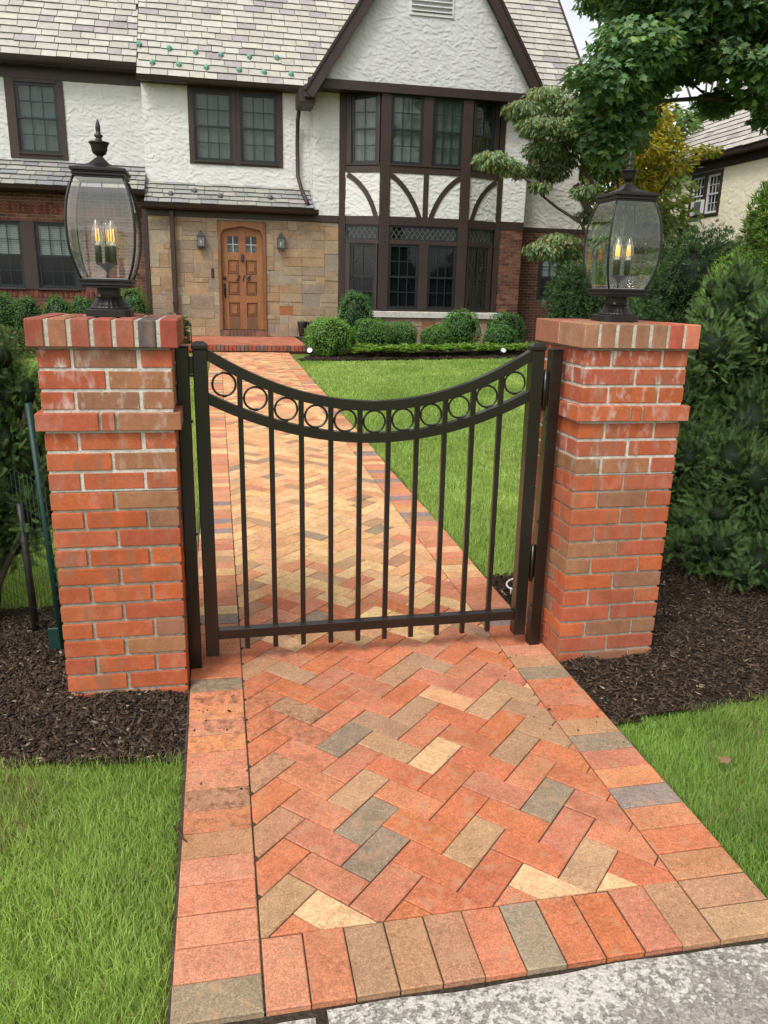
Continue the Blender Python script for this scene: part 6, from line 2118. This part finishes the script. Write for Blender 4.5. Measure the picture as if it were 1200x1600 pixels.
# fallen leaves and a twig
def leaf_at(label, x, y, z, s, col, rot):
    V = np.array(MAPLE[0]) * s
    c, q = math.cos(rot), math.sin(rot)
    V = np.stack([V[:, 0] * c - V[:, 1] * q + x, V[:, 0] * q + V[:, 1] * c + y, V[:, 2] * 0.5 + z + 0.01], 1)
    V2 = V - np.array([0, 0, 0.0008])
    F = MAPLE[1][0]
    o = np_mesh('fallen_leaf', np.concatenate([V, V2]), [np.concatenate([F, F[:, ::-1] + len(V)])], col, M['leaf'])
    props(o, label, 'leaf', 'fallen leaves')
leaf_at('tan fallen leaf on the right front lawn near the walk', 1.56, 0.62, 0.045, 0.045, (0.35, 0.22, 0.12), 0.6)
leaf_at('brown fallen leaf on the left front lawn near the sidewalk', -0.74, 0.22, 0.03, 0.04, (0.30, 0.17, 0.09), 2.0)
leaf_at('pale fallen leaf on the lawn behind the gate', 2.30, 7.6, 0.18, 0.07, (0.42, 0.36, 0.24), 1.0)
m_ = MB(); m_.tube([(-0.225, 0.64, 0.022), (-0.205, 0.61, 0.020), (-0.196, 0.585, 0.016), (-0.185, 0.575, 0.0135)], [0.003, 0.0028, 0.0025, 0.002], 7, (0.06, 0.04, 0.03))
props(m_.build('twig', M['bark']), 'thin brown twig lying across the left edge of the walk', 'twig')

# ------------------------------------------------------------------ light, sky, camera
world = bpy.data.worlds.new('World')
scene.world = world
world.use_nodes = True
wn = world.node_tree
bg = wn.nodes['Background']
sky = wn.nodes.new('ShaderNodeTexSky')
sky.sky_type = 'NISHITA'
sky.sun_disc = False
EL, AZ = math.radians(52), math.radians(222)
sky.sun_elevation = EL
sky.sun_rotation = AZ
sky.air_density = 1.0; sky.dust_density = 3.0; sky.ozone_density = 1.0
hs = wn.nodes.new('ShaderNodeHueSaturation')
hs.inputs['Saturation'].default_value = 0.18
wn.links.new(sky.outputs['Color'], hs.inputs['Color'])
wn.links.new(hs.outputs['Color'], bg.inputs['Color'])
bg.inputs['Strength'].default_value = 0.15
ld = bpy.data.lights.new('Sun', 'SUN')
ld.energy = 1.1
ld.angle = math.radians(14)
ld.color = (1.0, 0.96, 0.90)
lo = bpy.data.objects.new('Sun', ld)
COL.objects.link(lo)
S = Vector((math.sin(AZ) * math.cos(EL), math.cos(AZ) * math.cos(EL), math.sin(EL)))
lo.rotation_euler = (-S).to_track_quat('-Z', 'Y').to_euler()
lo.location = S * 30

cam = bpy.data.cameras.new('Camera')
cam.sensor_fit = 'VERTICAL'
cam.sensor_height = 36.0
cam.lens = 1234.73 / 1600 * 36.0
cam.clip_start = 0.05
cam.clip_end = 1000
co = bpy.data.objects.new('Camera', cam)
COL.objects.link(co)
pi_, ya, ro = 0.2755, 0.2085, 0.0244
f_ = Vector((math.sin(ya) * math.cos(pi_), math.cos(ya) * math.cos(pi_), -math.sin(pi_)))
r_ = Vector((math.cos(ya), -math.sin(ya), 0))
u_ = r_.cross(f_)
r2 = r_ * math.cos(ro) + u_ * math.sin(ro)
u2 = u_ * math.cos(ro) - r_ * math.sin(ro)
m4 = Matrix(((r2.x, u2.x, -f_.x, -0.0545), (r2.y, u2.y, -f_.y, -1.3883), (r2.z, u2.z, -f_.z, 1.5318), (0, 0, 0, 1)))
co.matrix_world = m4
scene.camera = co

scene.view_settings.view_transform = 'Standard'
scene.view_settings.look = 'None'
scene.view_settings.gamma = 1.0
scene.view_settings.exposure = 0.70
scene.cycles.max_bounces = 10
scene.cycles.transparent_max_bounces = 24
scene.cycles.use_denoising = True
